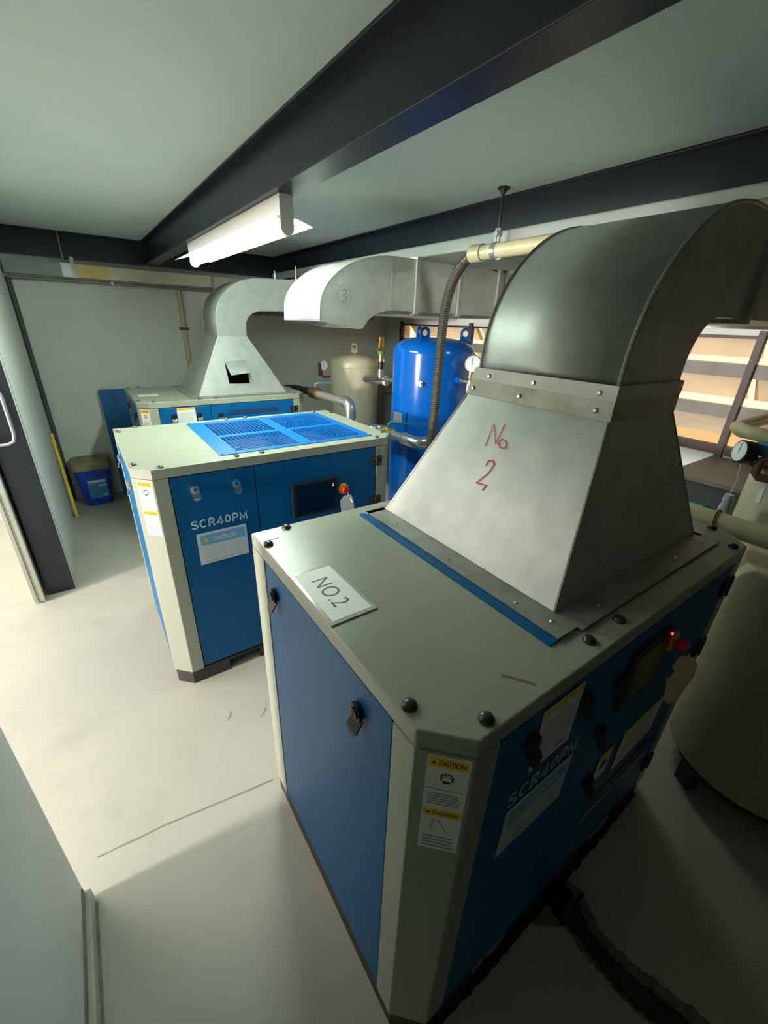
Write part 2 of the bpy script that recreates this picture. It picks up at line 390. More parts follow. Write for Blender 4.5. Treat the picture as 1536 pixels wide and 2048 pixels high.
# ------------------------------------------------------------------ lamp on the near beam
lamp = thing('tube_lamp', (0.455, 2.325, 2.165), 'lit fluorescent tube lamp under the navy ceiling beam', 'lamp')
MB().box(-0.030, 0.030, -0.785, 0.785, 0.055, 0.135).build('housing', WHITEP, lamp, bevel=0.003)
for s in (-1, 1):
    yy = (s*0.785, s*0.760); cap = MB()
    prof = [(-0.028,0.135),(-0.028,0.028)] + [(-0.028*math.cos(a), 0.028-0.028*math.sin(a)) for a in [math.pi*i/8 for i in range(1,8)]] + [(0.028,0.028),(0.028,0.135)]
    n = len(prof); ya = s*0.787; yb = s*0.762
    cap.add([(x,ya,z) for x,z in prof] + [(x,yb,z) for x,z in prof], [tuple(range(n)), tuple(range(n,2*n))] + [(i,(i+1)%n,(i+1)%n+n,i+n) for i in range(n)])
    cap.build('end_cap', WHITEP, lamp)
for s in (-1, 1):
    rf = MB(); L2 = 0.86 if s < 0 else 0.80
    rf.add([(s*0.030,-0.79,0.062),(s*0.105,-0.80,0.040),(s*0.105,L2,0.040),(s*0.030,L2,0.062)], [(0,1,2,3)])
    rf.build('reflector_wing', WHITEP, lamp, solid=0.0015)
MB().cyl((0,-0.760,0.028), (0,0.760,0.028), 0.019, n=20).build('tube', TUBE, lamp, smooth=True)

# ------------------------------------------------------------------ compressors
L_, W_, H_, CH = 1.387, 0.898, 1.25, 0.0738
def outline(i=0.0):
    return [(CH, i), (L_-CH, i), (L_-i, CH), (L_-i, W_-i), (i, W_-i), (i, CH)]
FRONT = Face((0,0,0), (1,0,0), (0,0,1))
ENDF = Face((0,0,0), (0,-1,0), (0,0,1))          # a = -y
CHAM = Face((CH/2, CH/2, 0), (1,-1,0), (0,0,1))
CHAMR = Face((L_-CH/2, CH/2, 0), (1,1,0), (0,0,1))
TOPF = Face((0,0,H_), (1,0,0), (0,1,0))

def lines(face, parent, a0, a1, b0, b1, n, t, m, name='print_lines', fill=0.45):
    mb = MB(); h = (b1-b0)/n
    for i in range(n):
        e = a1 - (a1-a0)*random.choice([0, 0, 0.05, 0.12, 0.35 if i == n-1 else 0.03])
        face.box(mb, a0, e, b0+h*i, b0+h*(i+fill), t, t+0.0003)
    return mb.build(name, m, parent)
def caution_label(face, parent, a0, a1, b0, b1):
    w = a1-a0; h = b1-b0
    lab = face.box(MB(), a0, a1, b0, b1, 0.0, 0.0012).build('caution_label', LABELW, parent)
    lab['label'] = 'white and yellow caution sticker'
    t = 0.0013; m_ = w*0.04
    for k,(hb0,hb1) in enumerate(((0.895,0.985),(0.385,0.465))):
        face.box(MB(), a0+m_, a1-m_, b0+h*hb0, b0+h*hb1, t-0.0002, t+0.0002).build('header_band', LABELY, lab)
        text_on(face, 'CAUTION', a0+w*0.27, a1-w*0.12, b0+h*(hb0+0.022), b0+h*(hb1-0.022), t+0.0004, INK if k < 2 else INKG, 'lettering', lab, bold=0.02)
        tri = MB(); cx = a0+w*0.16; cy = b0+h*(hb0+hb1)/2; q = w*0.06
        face.poly(tri, [(cx-q,cy-q*0.8),(cx+q,cy-q*0.8),(cx,cy+q)], t, t+0.0005).build('warning_triangle', INK, lab)
    hd = MB(); cx = a0+w*0.5; cy = b0+h*0.80; q = w*0.105
    for dx,l in ((-0.95,0.9),(-0.35,1.25),(0.3,1.35),(0.9,0.95)):
        face.box(hd, cx+q*(dx-0.22), cx+q*(dx+0.22), cy+q*0.85, cy+q*(0.9+l*0.55), t, t+0.0005)
    face.box(hd, cx-q*1.45, cx-q*1.05, cy-q*0.9, cy+q*0.95, t, t+0.0005); face.box(hd, cx+q*1.05, cx+q*1.5, cy-q*0.95, cy+q*0.55, t, t+0.0005)
    face.box(hd, cx-q*0.95, cx+q*0.8, cy-q*1.75, cy-q*1.0, t, t+0.0005); face.box(hd, cx-q*0.9, cx+q*0.9, cy+q*0.25, cy+q*0.4, t, t+0.0004)
    hd.build('hand_symbol', INK, lab)
    face.box(MB(), a0+m_, a1-m_, b0+h*0.675, b0+h*0.681, t, t+0.0004).build('rule_line', INKG, lab)
    lines(face, lab, a0+w*0.10, a1-w*0.14, b0+h*0.52, b0+h*0.65, 5, t, INKG)
    sl = MB(); face.stroke(sl, [(a0+w*0.30,b0+h*0.26),(a0+w*0.30,b0+h*0.345),(a0+w*0.44,b0+h*0.35),(a0+w*0.68,b0+h*0.215)], w*0.035, t, t+0.0004)
    face.stroke(sl, [(a0+w*0.2,b0+h*0.24),(a0+w*0.27,b0+h*0.28),(a0+w*0.3,b0+h*0.22)], w*0.02, t, t+0.0004); sl.build('slip_symbol', INKG, lab)
    lines(face, lab, a0+w*0.08, a1-w*0.10, b0+h*0.03, b0+h*0.18, 4, t, INKG)
    return lab
def nameplate(face, parent, a0, a1, b0, b1):
    w = a1-a0; h = b1-b0; t = 0.0012
    lab = face.box(MB(), a0, a1, b0, b1, 0.0, t).build('data_label', LABELS, parent); lab['label'] = 'silver data sticker with a pale blue header'
    face.box(MB(), a0+w*0.06, a1-w*0.04, b0+h*0.60, b1-h*0.07, t, t+0.0003).build('header_band', LABELB, lab)
    em = MB(); face.disc(em, a0+w*0.17, b0+h*0.76, h*0.065, t+0.0003, t+0.0006, 10); em.build('emblem', YELLOWP, lab)
    lines(face, lab, a0+w*0.32, a1-w*0.22, b0+h*0.70, b0+h*0.84, 2, t+0.0003, LABELS)
    lines(face, lab, a0+w*0.08, a0+w*0.36, b0+h*0.14, b0+h*0.56, 7, t, INKSOFT); lines(face, lab, a0+w*0.45, a0+w*0.60, b0+h*0.18, b0+h*0.56, 6, t, INKSOFT)
    lines(face, lab, a0+w*0.70, a0+w*0.90, b0+h*0.18, b0+h*0.56, 6, t, INKSOFT)
    face.box(MB(), a0+w*0.08, a1-w*0.06, b0+h*0.065, b0+h*0.085, t, t+0.0003).build('rule_line', INKG, lab)
    return lab
def info_label(face, parent, a0, a1, b0, b1, m=None, band=True):
    w = a1-a0; h = b1-b0; t = 0.0012
    lab = face.box(MB(), a0, a1, b0, b1, 0.0, t).build('notice_label', m or LABELW, parent); lab['label'] = 'white notice with a yellow top band'
    if band: face.box(MB(), a0, a1, b1-h*0.11, b1-h*0.02, t, t+0.0003).build('header_band', LABELY, lab)
    lines(face, lab, a0+w*0.10, a1-w*0.10, b0+h*0.22, b0+h*0.82, 9, t, INKSOFT)
    bl = MB(); face.disc(bl, a0+w*0.72, b0+h*0.12, w*0.14, t, t+0.0003, 10, h*0.045); bl.build('red_stamp', mat('stamp', (176,140,140), 0.6), lab)
    return lab
def lock(face, parent, a, b, m, s=1.0):
    k = MB(); face.disc(k, a, b, 0.021*s, 0, 0.012*s, 18); face.disc(k, a, b, 0.014*s, 0.012*s, 0.016*s, 16)
    o = k.build('lock', m, parent, bevel=0.001)
    face.box(MB(), a-0.003*s, a+0.003*s, b-0.009*s, b+0.009*s, 0.016*s, 0.0165*s).build('keyhole', INK, o)
    lv = MB(); x = a+0.003*s
    q0 = [(x-0.018*s,b-0.014*s),(x+0.018*s,b-0.014*s)]
    pts = [face.p(q0[0][0],q0[0][1],0.004*s), face.p(q0[1][0],q0[1][1],0.004*s), face.p(x+0.019*s,b-0.040*s,0.020*s), face.p(x+0.010*s,b-0.052*s,0.022*s), face.p(x-0.010*s,b-0.052*s,0.022*s), face.p(x-0.019*s,b-0.040*s,0.020*s)]
    lv.add(pts, [(0,1,2,5),(5,2,3,4)])
    lv.build('lock_lever', m, o, solid=0.004)
    return o
def hinge(face, parent, a, b):
    mb = MB(); face.box(mb, a-0.036, a-0.004, b-0.03, b+0.03, 0, 0.008); face.box(mb, a+0.004, a+0.036, b-0.03, b+0.03, 0, 0.008)
    q = MB(); h = mb.build('hinge', BLACK, parent, bevel=0.002)
    q.cyl(face.p(a,b-0.03,0.007), face.p(a,b+0.03,0.007), 0.007, n=10).build('hinge_pin', BLACK, h, smooth=True)
    sc = MB()
    for da in (-0.022,0.022):
        for db in (-0.018,0.018): face.disc(sc, a+da, b+db, 0.005, 0.008, 0.010, 8)
    tag(sc.build('hinge_screws', CHROME, h), kind='stuff')
    return h
def estop(face, parent, a, b):
    y = face.disc(MB(), a, b, 0.032, 0, 0.008, 24).build('stop_button', YELLOW, parent); y['label'] = 'yellow collar with red emergency stop button'
    k = MB(); k.cyl(face.p(a,b,0.008), face.p(a,b,0.030), 0.013, n=16); k.cyl(face.p(a,b,0.024), face.p(a,b,0.040), 0.021, 0.019, n=20)
    k.build('button_head', RED, y, bevel=0.002)

def arc2(cx, cy, rx, ry, a0, a1, n=10): return [(cx+rx*math.cos(math.radians(a0+(a1-a0)*i/n)), cy+ry*math.sin(math.radians(a0+(a1-a0)*i/n))) for i in range(n+1)]
GLYPH = {
 'S': [arc2(0.38,0.72,0.28,0.19,20,270) + arc2(0.38,0.29,0.30,0.20,90,-160)],
 'C': [arc2(0.42,0.5,0.33,0.41,48,312,16)],
 'R': [[(0.09,0.0),(0.09,0.91)], [(0.09,0.91),(0.42,0.91)] + arc2(0.42,0.69,0.24,0.22,90,-90,8) + [(0.09,0.47)], [(0.42,0.47),(0.69,0.03)]],
 '4': [[(0.52,0.0),(0.52,0.92),(0.06,0.25),(0.72,0.25)]],
 '0': [arc2(0.35,0.5,0.25,0.41,0,360,18)],
 'P': [[(0.09,0.0),(0.09,0.91)], [(0.09,0.91),(0.42,0.91)] + arc2(0.42,0.67,0.25,0.24,90,-90,8) + [(0.09,0.43)]],
 'M': [[(0.09,0.0),(0.09,0.90),(0.44,0.16),(0.79,0.90),(0.79,0.0)]]}
GW = {'S':0.78,'C':0.82,'R':0.80,'4':0.78,'0':0.72,'P':0.76,'M':0.90}
def block_text(face, body, a0, a1, b0, b1, t, m, name, parent):
    tot = sum(GW[c] for c in body) + 0.13*(len(body)-1); k = (a1-a0)/tot; h = b1-b0; x = 0.0
    for ch in body:
        mb = MB()
        for st_k in GLYPH[ch]:
            face.stroke(mb, [(a0+(x+u)*k, b0+v*h) for u,v in st_k], 0.175*k*1.02, t, t+0.0006)
        mb.build(name, m, parent); x += GW[ch]+0.13
SCREW = MB().lathe([(0.015,0.0),(0.0145,0.004),(0.011,0.009),(0.004,0.0115)], 0, 0, 14)
def compressor(name, loc, label, locks_m, kind):
    t = thing(name, loc, label, 'compressor', 'screw air compressors')
    # base with fork pockets
    b = MB(); i = 0.006
    b.prism([(CH,i),(0.27,i),(0.27,W_-i),(i,W_-i),(i,CH)], 0, 0.07); b.box(0.45,0.92,i,W_-i,0,0.07)
    b.prism([(1.10,i),(L_-CH,i),(L_-i,CH),(L_-i,W_-i),(1.10,W_-i)], 0, 0.07); b.prism(outline(i), 0.07, 0.086)
    b.box(0.27,0.45,0.25,W_-0.25,0,0.07); b.box(0.92,1.10,0.25,W_-0.25,0,0.07)
    b.build('base', BASE, t)
    MB().prism([(CH+0.03,0.03),(L_-CH-0.03,0.03),(L_-0.03,CH+0.03),(L_-0.03,W_-0.03),(0.03,W_-0.03),(0.03,CH+0.03)], 0.086, 1.2 if kind != 'grille' else 1.12).build('light_block', DARK, t)  # dark box added behind the panels to block light
    # corner posts
    z0, z1 = 0.086, 1.204
    MB().prism([(0,0.137),(0,CH),(CH,0),(0.135,0),(0.135,0.028),(0.028,0.137)], z0, z1).build('corner_post', GREYP, t, bevel=0.002)
    MB().prism([(L_,0.137),(L_-0.028,0.137),(1.256,0.028),(1.256,0),(L_-CH,0),(L_,CH)], z0, z1).build('corner_post', GREYP, t, bevel=0.002)
    MB().prism([(0,W_),(0,0.797),(0.028,0.797),(0.09,W_-0.028),(0.09,W_)], z0, z1).build('corner_post', GREYP, t, bevel=0.002)
    MB().prism([(L_,W_),(L_-0.09,W_),(L_-0.09,W_-0.028),(L_-0.028,0.797),(L_,0.797)], z0, z1).build('corner_post', GREYP, t, bevel=0.002)
    # top cover
    if kind != 'grille':
        MB().prism(outline(0), 1.207, H_).build('top_cover', GREYP, t, bevel=0.004, seg=3)
    else:
        tc = MB(); gx0,gx1,gy0,gy1 = 0.40,1.255,0.09,0.82
        out = outline(0); vs = []; 
        inn = [(gx0,gy0),(gx1,gy0),(gx1,gy1),(gx0,gy1)]
        for z in (1.207, H_): vs += [(x,y,z) for x,y in out]
        for z in (1.207, H_): vs += [(x,y,z) for x,y in inn]
        fs = [(k,(k+1)%6,(k+1)%6+6,k+6) for k in range(6)] + [(12+k,12+(k+1)%4,16+(k+1)%4,16+k) for k in range(4)]
        for off,io in ((0,12),(6,16)):
            fs += [(off+0,off+1,io+1,io+0),(off+1,off+2,io+1),(off+2,off+3,io+2,io+1),(off+3,off+4,io+3,io+2),(off+4,off+5,io+0,io+3),(off+5,off+0,io+0)]
        tc.add(vs, fs); tc.build('top_cover', GREYP, t)
    # panels
    def panel(nm, face, a0,a1,b0,b1, m=BLUEP):
        return face.box(MB(), a0,a1,b0,b1,-0.026,-0.002).build(nm, m, t, bevel=0.003)
    pe = panel('end_panel', ENDF, -0.794,-0.140, 0.096,1.203)
    d1 = panel('front_door', FRONT, 0.139,0.521, 0.098,1.202)
    d2 = panel('front_door', FRONT, 0.525,1.252, 0.098,1.202)
    ENDR = Face((L_,0,0), (0,1,0), (0,0,1)); panel('end_panel', ENDR, 0.140,0.794,0.096,1.203)
    BACK = Face((L_,W_,0), (-1,0,0), (0,0,1)); panel('back_panel', BACK, 0.093,0.69,0.096,1.203); panel('back_panel', BACK, 0.694,L_-0.093,0.096,1.203)
    for a,bz in ((-0.72,1.125),(-0.252,1.118)): lock(ENDF, pe, a, bz, locks_m)
    for a,bz in ((0.235,1.134),(0.425,1.131)): lock(FRONT, d1, a, bz, locks_m)
    for zz in (1.118, 0.862, 0.25): hinge(FRONT, t, 1.254, zz)
    scr = SCREW.build('cover_screw', mat('screw_brown',(92,84,72),0.35,metal=0.4) if kind != 'number' else mat('screw_dark',(58,52,46),0.3,metal=0.3), t, smooth=True)
    spots = [(0.02,0.118),(0.114,0.024),(0.02,0.80),(0.109,0.876),(0.452,0.036),(0.579,0.036),(1.267,0.026),(1.366,0.118),(0.64,0.875),(0.764,0.875),(1.366,0.79),(1.27,0.876)]
    scr.location = (*spots[0], H_)
    for x,y in spots[1:]:
        c = scr.copy(); C.objects.link(c); c.parent = t; c.location = (x,y,H_)
    caution_label(CHAM, t, -0.029, 0.046, 0.930, 1.199)
    if kind == 'grille':
        block_text(FRONT, 'SCR40PM', 0.193,0.462, 0.930,0.975, 0.0, LETTER, 'model_letter', d1)
        nameplate(FRONT, d1, 0.209,0.450, 0.730,0.902)
        dp = FRONT.box(MB(), 0.708,0.988,0.866,1.068,-0.002,0.012).build('display', BLACK, d2, bevel=0.004)
        FRONT.box(MB(), 0.728,0.965,0.885,1.050,0.012,0.0128).build('screen', BLACKG, dp)
        e = MB(); FRONT.disc(e, 0.953,1.022,0.004,0.0128,0.0135,8); e.build('status_light', LED_G, dp); e = MB(); FRONT.disc(e, 0.953,1.034,0.003,0.0128,0.0135,8); e.build('status_light', LED_R, dp)
        estop(FRONT, d2, 1.025, 0.985)
        FRONT.box(MB(), 1.10,1.135,0.9,1.14,-0.0022,-0.0018).build('door_rib', BLUEP, d2)
    elif kind == 'number':
        block_text(FRONT, 'SCR40PM', 0.211,0.468, 0.932,0.982, 0.0, LETTER, 'model_letter', d1)
        nameplate(FRONT, d1, 0.216,0.461, 0.748,0.920)
        info_label(FRONT, d1, 0.262,0.405, 1.012,1.192)
        dp = FRONT.box(MB(), 0.632,0.838,0.952,1.148,-0.002,0.012).build('display', BLACK, d2, bevel=0.004)
        FRONT.box(MB(), 0.648,0.818,0.968,1.134,0.012,0.0128).build('screen', mat('screen_dim',(52,56,40),0.2), dp)
        e = MB(); FRONT.disc(e, 0.826,1.130,0.004,0.012,0.0145,8); e.build('status_light', LED_R, dp)
        estop(FRONT, d2, 0.900, 1.062)
        for a,bz in ((0.600,1.075),(0.585,0.91),(0.635,0.66)): lock(FRONT, d2, a, bz, locks_m)
        info_label(FRONT, d2, 0.815,1.085, 0.555,0.735, LABELW)
        sm = FRONT.box(MB(), 0.675,0.752,0.610,0.730,0,0.0012).build('notice_label', LABELW, d2); sm['label'] = 'small white and yellow sticker'
        FRONT.box(MB(), 0.675,0.752,0.705,0.730,0.0012,0.0015).build('header_band', LABELY, sm); g = MB(); FRONT.disc(g, 0.714,0.672,0.02,0.0012,0.0015,10); g.build('hand_symbol', RUSTY, sm)
        lg = FRONT.box(MB(), 0.72,1.13,0.395,0.470,0,0.0008).build('logo_strip', mat('logo_grey',(84,98,98),0.5), d2); lg['label'] = 'grey strip with dark worn lettering'
        bl = MB(); x = 0.74
        while x < 1.10:
            w = random.uniform(0.018,0.034); FRONT.box(bl, x, x+w, 0.408, 0.458, 0.0008, 0.0011); x += w + random.uniform(0.008,0.016)
        bl.build('worn_lettering', mat('logo_dark',(34,44,46),0.5), lg)
        FRONT.box(MB(), 0.70,1.15,0.378,0.384,0,0.0008).build('rule_line', LABELS, d2)
        # silver sticker and scratch on the cover
        TOPF.poly(MB(), [(0.013,0.880),(0.068,0.880),(0.062,0.825),(0.012,0.825)], 0.0, 0.0012).build('silver_sticker', mat('sticker_champagne',(176,172,148),0.35), t)
        TOPF.stroke(MB(), [(0.214,0.076),(0.235,0.046),(0.25,0.023)], 0.006, 0.0, 0.0006).build('scratch_mark', mat('scratch',(112,96,76),0.7), t)
        # blue filter frame edge that peeks out from under the hood flange
        TOPF.box(MB(), 0.362,0.40,0.072,0.84,0.0,0.004).build('cover_frame', BLUEP, t)
    else:
        info_label(FRONT, d1, 0.262,0.400, 1.03,1.196)
        lock(FRONT, d2, 0.592, 1.118, locks_m)
        FRONT.box(MB(), 0.664,1.096,1.112,1.152,-0.002,0.001).build('vent_slot', mat('slot_navy',(10,46,86),0.6), d2)
        TOPF.box(MB(), 0.05,0.20,0.33,0.44,0,0.0012).build('paper_label', LABELW, t)
        caution_label(CHAMR, t, -0.036, 0.036, 0.930, 1.175)
    return t

c2 = compressor('air_compressor', (0,0,0), 'grey and blue compressor cabinet nearest the camera, with the NO.2 card on top', BLACK, 'number')
c1 = compressor('air_compressor', (-0.2474,1.6829,0), 'grey and blue compressor cabinet in the middle, with open blue grille top', CHROME, 'grille')
c3 = compressor('air_compressor', (-0.0313,3.373,0), 'grey and blue compressor cabinet by the back wall, partly hidden', BLACK, 'far')

# grille plate of the middle machine
wx = [(0.475,0.822),(0.892,1.222)]; wy = [(0.115,0.415),(0.462,0.775)]
px0,px1,py0,py1 = 0.388,1.268,0.076,0.836
gp = MB(); zt, zb = 0.004, 0.0
xs = [px0,wx[0][0],wx[0][1],wx[1][0],wx[1][1],px1]; ys = [py0,wy[0][0],wy[0][1],wy[1][0],wy[1][1],py1]
for i in range(5):
    for j in range(5):
        if i in (1,3) and j in (1,3): continue
        TOPF.box(gp, xs[i],xs[i+1],ys[j],ys[j+1],zb,zt)
plate = gp.build('grille_plate', BLUEG, c1)
for a0,a1 in wx:
    for b0,b1 in wy:
        g = MB(); n = 15; m_ = 12
        for k in range(n+1):
            x = a0+(a1-a0)*k/n; TOPF.box(g, x-0.0022,x+0.0022,b0,b1,zb+0.0005,zt-0.0005)
        for k in range(m_+1):
            y = b0+(b1-b0)*k/m_; TOPF.box(g, a0,a1,y-0.0022,y+0.0022,zb+0.0005,zt-0.0005)
        tag(g.build('grille_mesh', BLUEG, plate), kind='stuff')
cw = MB()
for x,y in ((px0+0.012,py0+0.012),(px1-0.012,py0+0.012),(px0+0.012,py1-0.012),(px1-0.012,py1-0.012),(0.857,py0+0.012),(0.857,py1-0.012),(px0+0.012,0.45),(px1-0.012,0.45)):
    TOPF.disc(cw, x, y, 0.006, zt, zt+0.004, 8)
tag(cw.build('plate_screws', CHROME, plate), kind='stuff')
# fan grey sheet seen under the grille
MB().box(0.42,1.24,0.10,0.81,1.121,1.126).build('cooler_core', mat('cooler_core',(150,158,170),0.35,metal=0.6,var=0.2,scale=60), c1)

# tags on the emergency stops
def tag_card(x, y, z, pts, m, label):
    t = thing('paper_tag', (x, y, z), label, 'tag')
    f = Face((0,0,0), (1,0,0), (0,0,1))
    f.poly(MB(), pts, 0.0, 0.0012).build('card', m, t)
    MB().tube([(0.0,-0.0015,-0.006),(0.004,-0.004,0.012),(0.004,-0.004,0.02)], 0.0012, 6).build('string', LABELW, t)
    return t
tg = tag_card(-0.2474+1.036, 1.6829-0.028, 0.944, [(-0.045,-0.02),(-0.02,0.006),(0.02,0.006),(0.042,-0.02),(0.05,-0.13),(-0.035,-0.15)], TAGW, 'white paper tag hanging from the middle cabinet stop button')
MB().cyl((0.025,-0.004,-0.01), (0.03,-0.014,-0.035), 0.008, n=10).build('key', CHROME, tg)
tgn = tag_card(0.872, -0.050, 1.052, [(-0.018,-0.02),(-0.012,0.004),(0.016,0.008),(0.034,-0.012),(0.038,-0.06),(0.030,-0.11),(0.026,-0.15),(0.008,-0.175),(-0.010,-0.165),(-0.016,-0.11),(-0.024,-0.085),(-0.014,-0.075),(-0.012,-0.05),(-0.022,-0.042)], TAGB, 'soiled torn tag hanging from the near cabinet stop button')
tgn.rotation_euler = (0, 0, math.radians(-52))

# NO.2 card lying on the near machine
nc = thing('number_card', (0.0635, 0.489, H_+0.0004), 'white NO.2 card in a clear sleeve lying on the near cabinet', 'sign')
CF = Face((0,0,0), (0,-1,0), (1,0,0))
CF.box(MB(), -0.118,0.115,-0.061,0.062,0,0.003).build('sleeve', PLASTIC, nc, bevel=0.001)
CF.box(MB(), -0.108,0.104,-0.051,0.052,0.003,0.0034).build('paper', WHITE, nc)
text_on(CF, 'NO.2', -0.062,0.062,-0.024,0.022, 0.0038, INKG if False else mat('print_dark',(70,72,74),0.6), 'lettering', nc, bold=-0.004, spacing=1.05)

# ------------------------------------------------------------------ ducts
def quad_panel(name, pts, m, parent, solid=0.003):
    return MB().add(pts, [(0,1,2,3)]).build(name, m, parent, solid=solid)
def arc(cx, cz, rx, rz, a0, a1, n=14):
    """a0 deg 180 = pointing -x, 90 = up"""
    return [(cx + rx*math.cos(math.radians(a0+(a1-a0)*i/n)), cz + rz*math.sin(math.radians(a0+(a1-a0)*i/n))) for i in range(n+1)]
def elbow(t, y0, y1, outer, inner, m, seam=0.004, seam_m=None):
    n = len(outer)
    for nm,y,dy in (('elbow_cheek',y0,0.003),('elbow_cheek',y1,-0.003)):
        mb = MB(); mb.add([(x,y,z) for x,z in outer] + [(x,y,z) for x,z in inner], [(i,i+1,n+i+1,n+i) for i in range(n-1)])
        mb.add([(x,y+dy,z) for x,z in outer] + [(x,y+dy,z) for x,z in inner], [(i,i+1,n+i+1,n+i) for i in range(n-1)]); mb.build(nm, m, t)
    for nm,cv in (('elbow_back',outer),('elbow_throat',inner)):
        mb = MB(); mb.add([(x,y0,z) for x,z in cv] + [(x,y1,z) for x,z in cv], [(i,i+1,n+i+1,n+i) for i in range(n-1)]); mb.build(nm, m, t, smooth=True, solid=0.002)
    for y in (y0,y1):
        MB().tube([(x,y,z) for x,z in outer], seam, 6).build('seam', seam_m or m, t, smooth=True)
def run(t, x0, x1, y0, y1, z0, z1, m, joints=(), nm='duct_section'):
    cuts = [x0] + [j for j in joints] + [x1]
    for a,b in zip(cuts, cuts[1:]):
        mb = MB(); q = [(y0,z0),(y1,z0),(y1,z1),(y0,z1)]
        mb.add([(a,y,z) for y,z in q] + [(b,y,z) for y,z in q], [(i,(i+1)%4,(i+1)%4+4,i+4) for i in range(4)]); mb.build(nm, m, t)
    for j in joints:
        mb = MB(); e = 0.014
        mb.box(j-0.014,j+0.014,y0-e,y0,z0-e,z1+e); mb.box(j-0.014,j+0.014,y1,y1+e,z0-e,z1+e); mb.box(j-0.014,j+0.014,y0,y1,z1,z1+e); mb.box(j-0.014,j+0.014,y0,y1,z0-e,z0)
        mb.build('joint_flange', GALVD, t)
def rivets(t, pts, nrm, r=0.007):
    nrm = Vector(nrm).normalized()
    for p in pts:
        p = Vector(p); MB().cyl(p, p+nrm*0.005, r, r*0.6, 8).build('rivet', CHROME, t)

# near duct on machine NO.2
dz = thing('exhaust_duct', (0.85, 0.475, H_), 'big galvanised exhaust duct with red No. 2 on the near cabinet', 'duct', 'galvanised exhaust ducts')
ox, oy, oz = 0.85, 0.475, H_
def loc(p): return (p[0]-ox, p[1]-oy, p[2]-oz)
bx0,bx1,by0,by1,bz_ = 0.463,1.237,0.132,0.818,1.259; tx0,tx1,ty0,ty1,tz_ = 0.695,1.03,0.235,0.705,1.67
def hood(t, f, bx0,bx1,by0,by1,bz_, tx0,tx1,ty0,ty1,tz_, m, front=True):
    quad_panel('hood_panel', [f((bx0,by1,bz_)),f((bx0,by0,bz_)),f((tx0,ty0,tz_)),f((tx0,ty1,tz_))], m, t)
    if front: quad_panel('hood_panel', [f((bx0,by0,bz_)),f((bx1,by0,bz_)),f((tx1,ty0,tz_)),f((tx0,ty0,tz_))], m, t)
    quad_panel('hood_panel', [f((bx1,by0,bz_)),f((bx1,by1,bz_)),f((tx1,ty1,tz_)),f((tx1,ty0,tz_))], m, t)
    quad_panel('hood_panel', [f((bx1,by1,bz_)),f((bx0,by1,bz_)),f((tx0,ty1,tz_)),f((tx1,ty1,tz_))], m, t)
    for a,b in (((bx0,by0),(tx0,ty0)),((bx1,by0),(tx1,ty0)),((bx0,by1),(tx0,ty1)),((bx1,by1),(tx1,ty1))):
        MB().tube([f((*a,bz_)),f((*b,tz_))], 0.004, 6).build('seam', GALVD, t)
    e = 0.072
    z = bz_-0.003
    for a in ((bx0-e,bx0,by0-0.060,by1+0.02),(bx1,bx1+e*0.35,by0-0.02,by1+0.02),(bx0,bx1+e*0.3,by0-e,by0),(bx0-e*1.1,bx1+e*0.3,by1,by1+e*0.4)):
        q0 = f((a[0],a[2],z-0.0005)); q1 = f((a[1],a[3],z+0.0022)); MB().box(q0[0],q1[0],q0[1],q1[1],q0[2],q1[2]).build('base_flange', GALVD, t)
hood(dz, loc, bx0,bx1,by0,by1,bz_, tx0,tx1,ty0,ty1,tz_, GALV)
# collar
ce = 0.006; cz1 = 1.748
cb = MB(); te1 = 0.672
q = [(tx0-ce,ty0-ce),(tx1+ce,ty0-ce),(tx1+ce,ty1+ce),(tx0-ce,ty1+ce)]; q3 = [(tx0-ce,ty0-ce),(tx1+ce,ty0-ce),(tx1+ce,te1+ce),(tx0-ce,te1+ce)]
lo = [loc((x,y,tz_-0.006)) for x,y in q]; mi = [loc((x,(y+y3)/2,1.712)) for (x,y),(x3,y3) in zip(q,q3)]; hi = [loc((x,y,cz1)) for x,y in q3]
MB().add(lo+mi, [(i,(i+1)%4,(i+1)%4+4,i+4) for i in range(4)]).build('collar', GALVD, dz, solid=0.002)
MB().add([(x*1.008,y*1.005,z) for x,y,z in mi]+[(x*1.008,y*1.005,z) for x,y,z in hi], [(i,(i+1)%4,(i+1)%4+4,i+4) for i in range(4)]).build('collar', GALV, dz, solid=0.002)
outer = [(tx0+0.004,1.742)] + arc(1.16,1.77,0.459,0.40,180,90,16) + [(1.3,2.17)]; inner = [(tx1-0.004,1.742)] + arc(1.16,1.77,0.134,0.142,180,90,16) + [(1.3,1.912)]
elbow(dz, ty0-oy, te1-oy, [(x-ox,z-oz) for x,z in outer], [(x-ox,z-oz) for x,z in inner], GALV, 0.005, GALVD)
run(dz, 1.3-ox, XR-0.002-ox, ty0-oy, te1-oy, 1.912-oz, 2.17-oz, GALV, (1.34-ox, 2.3-ox))
nx = Vector((-0.41,0,0.23)).normalized()
rivets(dz, [loc(p) for p in ((tx0-ce-0.002,0.62,1.728),(tx0-ce-0.002,0.46,1.728),(tx0-ce-0.002,0.27,1.728),(tx0-ce-0.002,0.68,1.686),(tx0-ce-0.002,0.50,1.686),(tx0-ce-0.002,0.27,1.686))], (-1,0,0))
rivets(dz, [loc((x,y,1.256)) for x,y in ((0.423,0.703),(0.415,0.444),(0.417,0.205),(0.43,0.115),(0.581,0.09),(1.0,0.09),(1.2,0.09))], (0,0,1))
